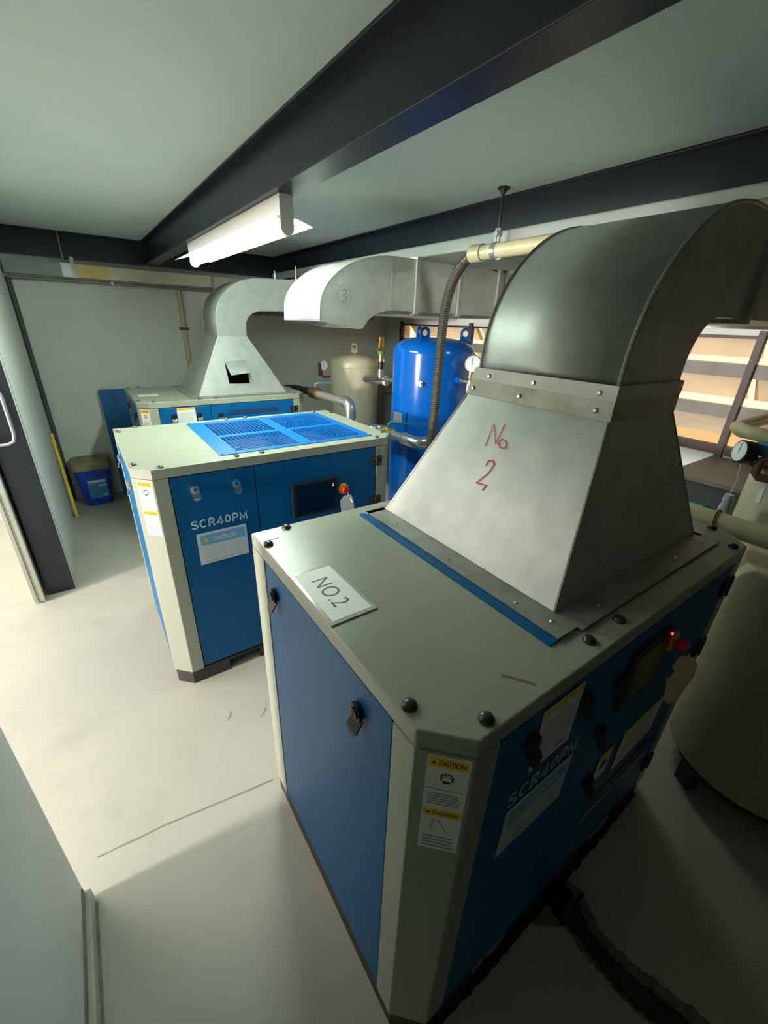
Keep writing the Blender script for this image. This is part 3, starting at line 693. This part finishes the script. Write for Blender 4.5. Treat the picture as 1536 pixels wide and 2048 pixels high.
# red marker on the sloping panel
k = 0.23/0.41; MF = Face(loc((bx0,0,bz_)), (0,-1,0), (k,0,1)); sl_ = math.sqrt(1+k*k)
def mk(y, z): return (-y, (z-bz_)*sl_)
mm = MB(); MF.stroke(mm, [mk(0.539,1.538),mk(0.547,1.598),mk(0.508,1.551),mk(0.510,1.605)], 0.0042, 0.0, 0.0008)
MF.stroke(mm, [mk(*p) for p in ((0.472,1.559),(0.470,1.550),(0.478,1.545),(0.489,1.546),(0.498,1.553),(0.500,1.562),(0.492,1.567),(0.481,1.566),(0.472,1.559))], 0.0036, 0.0, 0.0008)
MF.stroke(mm, [mk(0.466,1.549),mk(0.464,1.548)], 0.004, 0.0, 0.0008)
MF.stroke(mm, [mk(*p) for p in ((0.504,1.490),(0.503,1.504),(0.489,1.509),(0.479,1.500),(0.483,1.475),(0.507,1.441),(0.471,1.444),(0.475,1.428))], 0.0042, 0.0, 0.0008)
mm.v = [tuple(Vector(v)+MF.n*0.0022) for v in mm.v]; tag(mm.build('handwriting', INKRED, dz), kind='stuff')['label'] = 'red handwritten No. 2'

# far duct
fx, fy = -0.0313, 3.373
df = thing('exhaust_duct', (fx+0.84, fy+0.475, H_), 'galvanised exhaust duct with an open flap on the back cabinet', 'duct', 'galvanised exhaust ducts')
def locf(p): return (p[0]-0.84, p[1]-0.475, p[2]-H_)
fb = (0.470,1.235,0.13,0.82,1.257); ft = (0.712,0.955,0.24,0.70,1.72)
hood(df, locf, *fb, *ft, GALV, front=False)
A = [Vector(locf(p)) for p in ((fb[0],fb[2],fb[4]),(fb[1],fb[2],fb[4]),(ft[1],ft[2],ft[4]),(ft[0],ft[2],ft[4]))]
def fp(u, v):
    return (A[0]*(1-u)+A[1]*u)*(1-v) + (A[3]*(1-u)+A[2]*u)*v
def fxz(x, z):   # point of the sloping front at machine x, height z
    v = (z-fb[4])/(ft[4]-fb[4]); xl = fb[0]+(ft[0]-fb[0])*v; xr = fb[1]+(ft[1]-fb[1])*v
    return fp((x-xl)/(xr-xl), v)
hc = [fxz(0.735,1.345), fxz(0.915,1.342), fxz(0.906,1.53), fxz(0.726,1.522)]
MB().add(list(A)+hc, [(0,1,5,4),(1,2,6,5),(2,3,7,6),(3,0,4,7)]).build('hood_panel', GALV, df, solid=0.003)
MB().add([hc[3]+Vector((0,-0.004,0)), hc[2]+Vector((0,-0.004,0)), Vector(locf((0.902,0.07,1.441))), Vector(locf((0.738,0.07,1.422)))], [(0,1,2,3)]).build('flap', GALV, df, solid=0.002)
outer = [(0.712,1.72)] + arc(1.12,1.85,0.405,0.325,180,90,14) + [(1.40,2.185)]; inner = [(0.955,1.712)] + arc(1.12,1.80,0.163,0.128,180,90,14) + [(1.40,1.934)]
elbow(df, 0.24-0.475, 0.70-0.475, [(x-0.84,z-H_) for x,z in outer], [(x-0.84,z-H_) for x,z in inner], GALV, 0.003)
run(df, 1.40-0.84, XR-0.002-fx-0.84, 0.24-0.475, 0.70-0.475, 1.934-H_, 2.18-H_, GALV, (1.425-0.84, 2.2-0.84))

for y in (0.225, 0.715): MB().cyl((1.435-0.84,y-0.475,1.93-H_),(1.435-0.84,y-0.475,2.29-H_),0.007,n=8).build('hanger_rod', STEELP, df)
# disconnected duct above the middle machine
dm = thing('exhaust_duct', (1.2, 2.155, 1.80), 'galvanised duct elbow hanging open above the middle cabinet', 'duct', 'galvanised exhaust ducts')
outer = [(0.775,1.862)] + arc(1.27,1.92,0.492,0.288,180,90,14) + [(1.40,2.208)]; inner = [(1.03,1.832)] + arc(1.27,1.80,0.225,0.135,165,90,14) + [(1.40,1.935)]
elbow(dm, 1.92-2.155, 2.39-2.155, [(x-1.2,z-1.8) for x,z in outer], [(x-1.2,z-1.8) for x,z in inner], GALV, 0.003)
rimz = MB(); 
run(dm, 1.40-1.2, XR-0.002-1.2, 1.92-2.155, 2.39-2.155, 1.935-1.8, 2.208-1.8, GALV, (1.425-1.2, 1.78-1.2, 2.14-1.2, 2.21-1.2))
q = Face((0, 1.92-2.155-0.0005, 0), (1,0,0), (0,0,1)); m3 = MB(); cx, cz = 0.925-1.2, 1.99-1.8
q.stroke(m3, [(cx-0.012,cz+0.03),(cx+0.012,cz+0.034),(cx+0.018,cz+0.018),(cx-0.004,cz+0.004),(cx+0.018,cz-0.008),(cx+0.012,cz-0.028),(cx-0.016,cz-0.03)], 0.004, 0, 0.0006)
q.stroke(m3, [(cx+0.042*math.cos(a),cz+0.055*math.sin(a)) for a in [i*math.pi/8 for i in range(17)]], 0.0018, 0, 0.0006)
tag(m3.build('handwriting', INKBROWN, dm), kind='stuff')['label'] = 'faint circled number'
q.box(MB(), 1.24-1.2,1.244-1.2,1.945-1.8,2.19-1.8,0,0.0015).build('seam', GALVD, dm)

# ------------------------------------------------------------------ tanks
def dome(r, zc, h, n=8, top=True):
    out = []
    for i in range(n+1):
        a = math.pi/2*i/n
        out.append((max(r*math.cos(a)**0.55, 0.004) if i < n else 0.004, zc + (h*math.sin(a) if top else -h*math.sin(a))))
    return out
def tank_body(t, r, zb, zt, hd, m, nm='shell'):
    prof = list(reversed(dome(r, zb, hd, 8, False))) + dome(r, zt, hd, 8, True)
    return MB().lathe(prof, 0, 0, 48).build(nm, m, t, smooth=True)
def legs(t, r, h, m, n=3, ph=0.3, nm='leg'):
    for i in range(n):
        a = ph+2*math.pi*i/n; ca, sa = math.cos(a), math.sin(a)
        mb = MB(); w = 0.035
        P = [Vector((ca*rr - sa*s, sa*rr + ca*s, 0)) for rr,s in ((r-0.05,-w),(r+0.0,-w),(r+0.0,w),(r-0.05,w))]
        mb.add([(p.x,p.y,0) for p in P]+[(p.x,p.y,h) for p in P], [(0,3,2,1),(4,5,6,7),(0,1,5,4),(1,2,6,5),(2,3,7,6),(3,0,4,7)]); mb.build(nm, m, t)
def lug(t, x, y, z, rot, m, R=0.042, r=0.021, h=0.045, th=0.014):
    mb = MB(); n = 16; u = Vector((math.cos(rot), math.sin(rot), 0)); v = Vector((0,0,1)); w = u.cross(v); c = Vector((x,y,z+h))
    ring = []
    for j in range(n):
        a = 2*math.pi*j/n
        for rr in (R, r):
            for s in (-th/2, th/2): ring.append(c + u*rr*math.cos(a) + v*rr*1.1*math.sin(a) + w*s)
    fs = []
    for j in range(n):
        a = 4*j; b = 4*((j+1)%n)
        fs += [(a,b,b+1,a+1),(a+2,a+3,b+3,b+2),(a,a+2,b+2,b),(a+1,b+1,b+3,a+3)]
    mb.add(ring, fs)
    q = [c + u*sx*R + v*dz + w*s for s in (-th/2,th/2) for sx,dz in ((-1.05,-h-0.03),(1.05,-h-0.03),(1.0,-R*0.55),(-1.0,-R*0.55))]
    mb.add(q, [(0,1,2,3),(7,6,5,4),(0,4,5,1),(1,5,6,2),(2,6,7,3),(3,7,4,0)])
    return mb.build('lifting_lug', m, t)
def gauge(t, c, n, R, body_m, up=(0,0,1), depth=0.03):
    c = Vector(c); n = Vector(n).normalized()
    g = MB().cyl(c, c-n*depth, R, n=24).build('pressure_gauge', body_m, t, smooth=True)
    u = Vector(up).cross(n).normalized(); f = Face(c, u, n.cross(u))
    f.disc(MB(), 0, 0, R*0.88, 0.0005, 0.002, 24).build('dial', GLASSW, g)
    f.stroke(MB(), [(0.0,-R*0.1),(-R*0.10,R*0.7)], R*0.07, 0.002, 0.003).build('needle', INK, g)
    tk = MB()
    for i in range(11):
        a = math.radians(225-27*i); f.stroke(tk, [(R*0.66*math.cos(a),R*0.66*math.sin(a)),(R*0.78*math.cos(a),R*0.78*math.sin(a))], R*0.04, 0.002, 0.0026)
    tk.build('dial_marks', INKG, g)
    return g
VC = Vector((-0.3313, -0.2705, 0))
# blue tank
bt = thing('air_receiver', (2.15,2.54,0), 'tall glossy blue air tank with lifting lugs', 'tank')
tank_body(bt, 0.34, 0.27, 1.655, 0.12, BLUET); legs(bt, 0.34, 0.28, BLUET)
for a in (-2.62, -0.62, 1.45):
    lug(bt, 0.25*math.cos(a), 0.25*math.sin(a), 1.765, {-2.62:-0.35,-0.62:-0.75,1.45:0.35}[a], BLUET)
vd = (VC - Vector((2.15,2.54,0))).normalized(); va = math.atan2(vd.y, vd.x)
def ring(a, r, z): return Vector((r*math.cos(va+a), r*math.sin(va+a), z))
nz = MB(); nz.cyl(ring(-0.24,0.33,1.44), ring(-0.24,0.365,1.44), 0.022, n=14); nz.cyl(ring(-0.24,0.365,1.44), ring(-0.24,0.385,1.44), 0.014, n=6); nz.build('plug', STEELP, bt, smooth=True)
np_ = MB(); a0 = -0.78
fpl = Face(ring(a0,0.352,1.10), ring(a0,1,0).cross(Vector((0,0,1)))*-1, (0,0,1))
pb = fpl.box(MB(), -0.095,0.075,-0.13,0.10,-0.03,-0.006).build('plate_bracket', BLUET, bt); fpl.box(MB(), -0.080,0.030,0.0,0.085,-0.006,-0.003).build('nameplate', mat('plate_alu',(170,170,168),0.4,metal=0.5), pb)
# gauge assembly on the right of the blue tank
def bl(x, y, z): return Vector((x-2.15, y-2.54, z))
MB().cyl(ring(0.62,0.33,1.475), ring(0.62,0.385,1.475), 0.028, n=12).build('nozzle', BLUET, bt, smooth=True)
ge = bl(2.115,2.06,1.475)
MB().cyl(ring(0.62,0.38,1.475), ge, 0.012, n=10).build('gauge_pipe', STEELP, bt, smooth=True)
MB().cyl(ge-Vector((0,0,0.015)), ge+Vector((0,0,0.075)), 0.013, n=8).build('gauge_stem', BRASS, bt); MB().cyl(ge-Vector((0,0,0.07)), ge-Vector((0,0,0.012)), 0.020, n=10).build('drain_valve', WHITEP, bt)
gauge(bt, bl(2.125,2.055,1.608), (vd.x,vd.y,0.1), 0.066, CHROME)
MB().box(ge.x-0.10,ge.x-0.01,ge.y-0.008,ge.y+0.008,1.495,1.505).build('valve_handle', TEAL, bt)

# cream tank by the back wall
ct = thing('air_receiver', (2.25,4.0,0), 'smaller cream air tank near the back wall, with eye bolt', 'tank')
tank_body(ct, 0.275, 0.25, 1.43, 0.115, CREAM); legs(ct, 0.275, 0.26, CREAM)
MB().lathe([(0.2765,1.408),(0.278,1.412),(0.278,1.424),(0.2765,1.428)],0,0,48).build('weld_band', CREAM, ct, smooth=True)
MB().cyl((0,0,1.54),(0,0,1.59),0.014,n=10).build('eye_stem', CREAM, ct); lug(ct, 0,0,1.585, -0.55, CREAM, 0.034,0.022,0.034,0.014)
vd2 = (VC - Vector((2.25,4.0,0))).normalized(); vb = math.atan2(vd2.y, vd2.x)
def ring2(a, r, z): return Vector((r*math.cos(vb+a), r*math.sin(vb+a), z))
p0 = ring2(0.50,0.27,1.305); p1 = p0 + Vector((0.10,-0.22,0))
MB().cyl(p0, p1, 0.042, n=16).build('outlet_pipe', GREYPIPE, ct, smooth=True); MB().cyl(p1, p1+Vector((0.012,-0.03,0)), 0.05, n=16).build('pipe_cap', LABELW, ct, smooth=True)
g0 = ring2(-1.45,0.27,1.29); g1 = ring2(-1.45,0.36,1.29)
MB().tube([g0, g1, g1+Vector((-0.01,0,0.03)), g1+Vector((-0.01,0,0.07))], 0.011, 8).build('gauge_pipe', RUSTY, ct, smooth=True)
gauge(ct, g1+Vector((0.01,-0.01,0.12)), (vd2.x+0.5,vd2.y,0), 0.055, CHROME); MB().box(g1.x-0.05,g1.x-0.025,g1.y-0.02,g1.y+0.01,1.30,1.44).build('gauge_valve', RUSTY, ct)
# safety valve standing on the pipe between the tanks
sv = thing('safety_valve', (2.135,3.30,1.36), 'brass topped safety valve on the pipe between two tanks', 'valve')
MB().tube([(-0.20,0.0,0),(0.0,0,0),(0.03,-0.06,0),(0.03,-0.424,0)],0.022,12).build('pipe', STEELP, sv, smooth=True)
for z0,z1,r,m in ((0.0,0.09,0.032,STEELP),(0.09,0.16,0.028,BLACK),(0.16,0.185,0.034,CHROME),(0.185,0.225,0.026,BRASS),(0.225,0.265,0.034,GREENV)):
    MB().cyl((0,0,z0),(0,0,z1),r,n=14).build('valve_body', m, sv, smooth=True)
for dx in (-0.016,0.016): MB().tube([(dx*1.4,0,0.26),(dx*1.2,0,0.32),(dx*0.7,0,0.385)],0.012,8).build('lever_arm', BRASS, sv, smooth=True)
MB().cyl((-0.01,-0.02,0.27),(-0.06,-0.02,0.275),0.014,n=10).build('side_outlet', BRASS, sv)

# dark tank at the right front, standing on a ring with feet
fk = thing('water_tank', (1.752,-0.232,0), 'large drab upright tank standing right of the near cabinet', 'tank')
DRAB = mat('drab_tank', (168,160,126), 0.5, var=0.08, scale=5)
MB().lathe([(0.28,0.15),(0.30,0.165),(0.30,1.078),(0.297,1.084),(0.28,1.087),(0.01,1.095)],0,0,56).build('shell', DRAB, fk, smooth=True)
MB().lathe([(0.25,0.10),(0.262,0.10),(0.262,0.16),(0.25,0.16)],0,0,40).build('support_ring', BASE, fk, smooth=True); legs(fk, 0.27, 0.12, BASE, 4, 2.6)

# tall cream tank with gauges at the right edge
gt = thing('filter_tank', (2.35,0.03,0), 'cream tank with a black pressure gauge at the right edge', 'tank')
tank_body(gt, 0.25, 0.2, 1.44, 0.09, CREAM); legs(gt, 0.25, 0.21, CREAM)
# gauge and fittings measured on the tank's left flank
gc = Vector((2.08-2.35, 0.295-0.03, 1.385))
gauge(gt, gc, (-0.72,0.70,0.12), 0.052, BLACK, depth=0.05); MB().tube([gc+Vector((0.02,-0.02,0)), gc+Vector((0.04,-0.04,-0.05)), gc+Vector((0.09,-0.10,-0.07)), (-0.16,0.14,1.31)], 0.014, 8).build('gauge_pipe', BRASS, gt, smooth=True)
MB().tube([(-0.10,0.14,1.42),(-0.13,0.25,1.45),(-0.10,0.33,1.45),(-0.02,0.37,1.45),(1.06,0.37,1.45)],0.032,12).build('inlet_pipe', BEIGEPIPE, gt, smooth=True)
MB().box(-0.215,-0.16,0.17,0.235,1.37,1.43).build('valve_block', mat('valve_blue',(60,140,180),0.4), gt, bevel=0.006)
MB().tube([(-0.225,0.16,1.37),(-0.245,0.185,1.36),(-0.25,0.185,1.30),(-0.25,0.17,1.285),(-0.24,0.09,1.285)],0.018,10).build('drain_pipe', RUSTY, gt, smooth=True)
st_ = MB(); fs_ = Face((-0.206,0.143,1.20), (-0.57,-0.82,0), (0,0,1)); fs_.box(st_, -0.012,0.012,-0.04,0.03,0,0.001); st_.build('sticker', LABELW, gt)
# little bottle hanging on a wire from the gauge
hb = thing('hanging_bottle', (2.01,0.25,1.085), 'small pale plastic bottle hanging on a wire below the gauge', 'bottle')
MB().lathe([(0.004,0.0),(0.022,0.005),(0.024,0.05),(0.018,0.075),(0.022,0.085),(0.018,0.115),(0.004,0.12)],0,0,14).build('bottle', mat('bottle_grey',(176,180,190),0.35), hb, smooth=True)
MB().tube([(0,0,0.118),(0.02,0.0,0.18),(0.06,0.02,0.25)],0.0025,6).build('wire', LABELS, hb)

# dark cabinet under the louvres
cb_ = thing('dark_cabinet', (3.05,0.30,0), 'dark grey cabinet with teal handle under the louvres', 'cabinet')
MB().box(-0.34,0.35,-0.60,0.44,0.0,1.02).build('body', CABG, cb_, bevel=0.004); MB().box(-0.36,0.36,-0.61,0.45,1.024,1.055).build('top', CABTOP, cb_, bevel=0.004)
MB().box(-0.345,-0.34,-0.58,0.42,0.70,0.96).build('drawer_front', CABG, cb_); MB().tube([(-0.345,0.36,0.90),(-0.38,0.34,0.895),(-0.38,0.20,0.895),(-0.345,0.18,0.895)],0.010,8).build('handle', TEAL, cb_, smooth=True)
# dark box behind the tanks
db = thing('dark_cabinet', (2.92,3.5,0), 'dark cabinet in the gap between cream and blue tanks', 'cabinet')
MB().box(-0.33,0.42,-0.40,0.36,0.0,1.13).build('body', CABG, db, bevel=0.004); MB().box(-0.35,0.44,-0.42,0.38,1.132,1.16).build('top', CABTOP, db, bevel=0.004)

# ------------------------------------------------------------------ pipework
# middle machine outlet
mp = thing('outlet_pipe', (1.64,2.35,1.05), 'shiny steel outlet pipe with green valve behind the middle cabinet', 'pipe')
MB().tube([(0.0,-0.13,0.0),(0.0,-0.22,0.0),(0.006,-0.25,0.0),(0.024,-0.275,0.0),(0.05,-0.283,0.0),(0.09,-0.283,0.0)],0.046,14).build('elbow', STEELP, mp, smooth=True)
MB().cyl((0,0.16,0),(0,-0.14,0),0.034,n=16).build('pipe', STEELP, mp, smooth=True); MB().cyl((0.08,-0.283,0),(1.765,-0.283,0),0.034,n=16).build('pipe', STEELP, mp, smooth=True)
for y,r in ((-0.13,0.049),(0.02,0.046),(0.10,0.050),(0.15,0.047)): MB().cyl((0,y,0),(0,y+0.02,0),r,n=16).build('coupling', STEELP, mp, smooth=True)
MB().cyl((0,0.05,0),(0,0.16,0),0.042,n=8).build('ball_valve', BRASS, mp, smooth=True)
MB().tube([(0,0.10,0.03),(0,0.10,0.07),(0.01,0.09,0.085),(0.10,0.06,0.075),(0.17,0.05,0.06)],0.010,8).build('valve_handle', TEAL, mp, smooth=True)
hp_ = [(0,0.16,0),(-0.01,0.22,0.0),(-0.04,0.28,-0.005),(-0.14,0.30,-0.02),(-0.30,0.24,-0.05),(-0.50,0.16,-0.08)]
pts = []; rr = []
for i in range(len(hp_)-1):
    for j in range(10):
        t_ = j/10; pts.append(tuple(hp_[i][k]*(1-t_)+hp_[i+1][k]*t_ for k in range(3))); rr.append(0.040 if j % 2 else 0.032)
MB().tube(pts, 0.03, 14, rings=rr).build('flexible_joint', STEELP, mp, smooth=True)
MB().cyl((1.5,-0.283,-1.05),(1.5,-0.283,0.0),0.020,n=10).build('support_leg', STEELP, mp)
# far machine outlet
fp_ = thing('outlet_pipe', (1.50,3.0,0), 'grey outlet pipe bending down beside the back cabinet', 'pipe')
MB().tube([(-0.02,0.95,1.215),(0.0,0.72,1.22),(0.0,0.50,1.225)],0.036,12).build('hose_end', BLACK, fp_, smooth=True); MB().tube([(-0.112,1.0,1.21),(-0.10,1.0,1.215),(-0.04,0.98,1.215),(-0.02,0.95,1.215)],0.030,12).build('stub', BLACK, fp_, smooth=True)
MB().cyl((0,0.55,1.223),(0,0.44,1.228),0.056,n=8).build('ball_valve', mat('valve_dark',(74,68,56),0.5,metal=0.4), fp_, smooth=True)
MB().tube([(0,0.48,1.27),(0.0,0.48,1.31),(0.02,0.46,1.325),(0.15,0.44,1.32)],0.010,8).build('valve_handle', mat('handle_steelblue',(96,128,140),0.4), fp_, smooth=True)
MB().cyl((0,0.44,1.228),(0,0.40,1.228),0.046,n=14).build('coupling', BRASS, fp_, smooth=True); MB().cyl((0,0.42,1.228),(0,-0.06,1.235),0.036,n=16).build('pipe', GREYPIPE, fp_, smooth=True)
MB().tube([(0,-0.05,1.235),(0,-0.12,1.235),(0,-0.15,1.228),(0,-0.172,1.205),(0,-0.178,1.17),(0,-0.178,1.11)],0.048,14).build('elbow', STEELP, fp_, smooth=True)
MB().cyl((0,-0.178,1.12),(0,-0.178,0.0),0.036,n=16).build('pipe', GREYPIPE, fp_, smooth=True)
# ceiling pipe, hanger and hose
cp = thing('ceiling_pipe', (1.59,1.64,2.23), 'beige galvanised pipe hung below the right ceiling beam', 'pipe')
MB().cyl((0,-0.02,0),(0,-4.23,0.02),0.036,n=18).build('pipe', BEIGEPIPE, cp, smooth=True)
MB().cyl((0,0.012,0),(0,-0.07,0),0.043,n=18).build('coupling', BEIGEPIPE, cp, smooth=True)
MB().cyl((0,-0.145,0),(0,-0.175,0),0.041,n=18).build('clamp', STEELP, cp, smooth=True)
hr = MB(); hr.cyl((0,-0.16,0.04),(0,-0.16,0.263),0.007,n=8); hr.cyl((0,-0.16,0.262),(0,-0.16,0.27),0.03,n=12); hr.cyl((0,-0.16,0.24),(0,-0.16,0.262),0.010,0.02,n=10); hr.build('hanger_rod', mat('rod_dark',(70,72,66),0.5,metal=0.5), cp)
nb = MB(); nb.cyl((-0.02,-0.16,0.075),(0.02,-0.16,0.075),0.014,n=6); nb.box(-0.006,0.006,-0.175,-0.145,0.035,0.10); nb.build('hanger_bracket', STEELP, cp)
hs = thing('corrugated_hose', (1.59,1.66,2.23), 'black corrugated hose hanging from the ceiling pipe end', 'hose')
ctrl = [(0,-0.01,0),(0,0.05,-0.035),(0,0.11,-0.10),(0,0.15,-0.18),(0,0.172,-0.27),(0,0.182,-0.37),(0,0.186,-0.50),(0,0.188,-0.65),(0,0.190,-0.85),(0,0.20,-1.05),(0.0,0.21,-1.25),(0.0,0.20,-1.6)]
pts = []; rr = []
def cr(p0,p1,p2,p3,t): return tuple(0.5*((2*p1[k])+(-p0[k]+p2[k])*t+(2*p0[k]-5*p1[k]+4*p2[k]-p3[k])*t*t+(-p0[k]+3*p1[k]-3*p2[k]+p3[k])*t**3) for k in range(3))
for i in range(len(ctrl)-1):
    a = ctrl[max(i-1,0)]; b = ctrl[i]; c = ctrl[i+1]; e = ctrl[min(i+2,len(ctrl)-1)]
    n = max(4, 2*int((Vector(c)-Vector(b)).length/0.007/2))
    for j in range(n): pts.append(cr(a,b,c,e,j/n)); rr.append(0.031 if j % 2 else 0.0285)
MB().tube(pts, 0.03, 14, rings=rr).build('hose', HOSE, hs, smooth=False)
# beige pipe to the right of the near machine
bp_ = thing('beige_pipe', (1.50,0.3,0), 'beige pipe running beside the near cabinet top', 'pipe')
MB().tube([(0,0.85,0.0),(0,0.85,1.16),(0,0.845,1.20),(0,0.82,1.226),(0,0.78,1.232),(0,-1.5,1.232)],0.038,16).build('pipe', BEIGEPIPE, bp_, smooth=True)
MB().cyl((0,-1.46,0),(0,-1.46,1.2),0.03,n=12).build('support_leg', BEIGEPIPE, bp_)
MB().tube([(0.04*math.cos(a)*1.08,-0.16+0.01*math.sin(a),1.232+0.04*math.sin(a)*1.08) for a in [i*math.pi/10 for i in range(21)]],0.003,6).build('wire_loop', RUSTY, bp_)
# tray, pipe and rod along the back wall
tr = thing('cable_tray', (1.3,4.88,2.15), 'long cream cable tray below the back beam', 'tray')
MB().box(-1.53,2.1,-0.03,0.03,0.0,0.105).build('tray_body', TRAY, tr); MB().box(-1.98,-1.535,-0.028,0.03,0.0,0.10).build('tray_end', TRAYG, tr)
MB().box(-1.46,-1.22,-0.034,-0.03,0.004,0.100).build('tape_patch', TRAYO, tr); MB().box(-1.575,-1.50,-0.036,-0.028,-0.002,0.108).build('joint_plate', WHITEP, tr)
MB().cyl((-1.545,-0.03,0.10),(-1.545,-0.03,0.348),0.006,n=8).build('hanger_rod', STEELP, tr); MB().box(-1.50,-1.47,-0.038,0.03,-0.004,0.16).build('hanger_bracket', GALVD, tr)
MB().box(-0.30,-0.27,-0.036,0.03,-0.004,0.11).build('hanger_bracket', GALVD, tr)
cpb = thing('conduit', (1.3,4.93,2.125), 'thin dark conduit running level below the cable tray', 'pipe')
MB().cyl((-1.98,0,0),(2.1,0,0),0.013,n=10).build('pipe', GREYPIPE, cpb, smooth=True)
for x in (-1.2,0.2,1.4): MB().box(x-0.012,x+0.012,-0.016,0.118,-0.016,0.016).build('pipe_clip', GALVD, cpb)
vp = thing('conduit', (0.70,5.015,0.9), 'vertical pale pipe clamped to the back wall', 'pipe')
MB().cyl((0,0,0),(0,0,1.225),0.024,n=14).build('pipe', BEIGEPIPE, vp, smooth=True)
for z in (0.84, 0.2): MB().box(-0.045,0.045,-0.028,0.034,z-0.012,z+0.012).build('pipe_clamp', RUSTY, vp, bevel=0.004)
hp2 = thing('wall_pipe', (1.2,4.93,1.93), 'short level pipe on the back wall under the back duct', 'pipe')
MB().cyl((0,0,0),(1.9,0,0),0.03,n=12).build('pipe', GREYPIPE, hp2, smooth=True)
for x in (0.3,1.5): MB().box(x-0.015,x+0.015,-0.01,0.119,-0.035,0.035).build('pipe_clip', GALVD, hp2)

# ------------------------------------------------------------------ loose things in the back corner
dr = thing('oil_drum', (-0.45,4.86,0), 'square blue plastic drum with brown lid in the back corner', 'drum')
def rrect(w, d_, r, n=5):
    out = []
    for cx,cy,a0 in ((w-r,d_-r,0),(-w+r,d_-r,90),(-w+r,-d_+r,180),(w-r,-d_+r,270)):
        for i in range(n+1):
            a = math.radians(a0+90*i/n); out.append((cx+r*math.cos(a), cy+r*math.sin(a)))
    return out
lo = rrect(0.115,0.105,0.04); hi = rrect(0.165,0.145,0.05); n = len(lo)
MB().add([(x,y,0) for x,y in lo]+[(x*0.96,y*0.96,0.36) for x,y in hi]+[(x,y,0.40) for x,y in hi], [tuple(range(n))[::-1], tuple(range(2*n,3*n))]+[(i,(i+1)%n,(i+1)%n+n,i+n) for i in range(n)]+[(i+n,(i+1)%n+n,(i+1)%n+2*n,i+2*n) for i in range(n)]).build('body', DRUMB, dr, smooth=True)
li = rrect(0.178,0.158,0.05); li2 = rrect(0.165,0.148,0.05)
MB().add([(x,y,0.395) for x,y in li]+[(x,y,0.45) for x,y in li]+[(x,y,0.475) for x,y in li2], [tuple(range(n))[::-1], tuple(range(2*n,3*n))]+[(i,(i+1)%n,(i+1)%n+n,i+n) for i in range(n)]+[(i+n,(i+1)%n+n,(i+1)%n+2*n,i+2*n) for i in range(n)]).build('lid', LIDB, dr, smooth=True)
sl2 = Vector((0, -(0.139-0.105), 0.36)).normalized(); DF = Face((0.0,-0.106,0.0), (1,0,0), tuple(sl2))
lb = DF.box(MB(), -0.07,0.10,0.08,0.29,0.001,0.0025).build('drum_label', DRUMLAB, dr)
DF.box(MB(), -0.06,0.09,0.255,0.280,0.0025,0.003).build('label_title', LABELW, lb); lines(DF, lb, 0.02,0.09,0.21,0.235,2,0.0025,LABELW); lines(DF, lb, -0.05,0.0,0.235,0.25,1,0.0025,LABELW); lines(DF, lb, 0.05,0.09,0.10,0.13,2,0.0025,LABELW)
# spare blue panel leaning on the back wall
lp = thing('spare_panel', (-0.03,4.86,0), 'spare blue cabinet panel leaning against the back wall', 'panel')
th = math.radians(6.3); PF = Face((0,0,0.012), (1,0,0), (0,math.sin(th),math.cos(th)))
PF.box(MB(), -0.19,0.36,0.0,1.14,-0.012,0.012).build('sheet', BLUEP, lp, bevel=0.003)
k1 = MB(); PF.disc(k1, -0.06,1.03,0.024,0.012,0.026,16); k1.build('knob', BLACK, lp, smooth=True)
lp2 = thing('spare_panel', (-0.26,4.74,0), 'second spare blue panel standing beside the blue drum', 'panel')
# yellow bar leaning in the corner
yb = thing('yellow_bar', (-0.66,4.50,0), 'scuffed yellow metal bar leaning on the left wall', 'bar')
MB().tube([(0,0,0.0),(-0.022,0.215,0.80)],0.016,4).build('bar', YELLOWP, yb)
bpy.data.objects.remove(lp2)
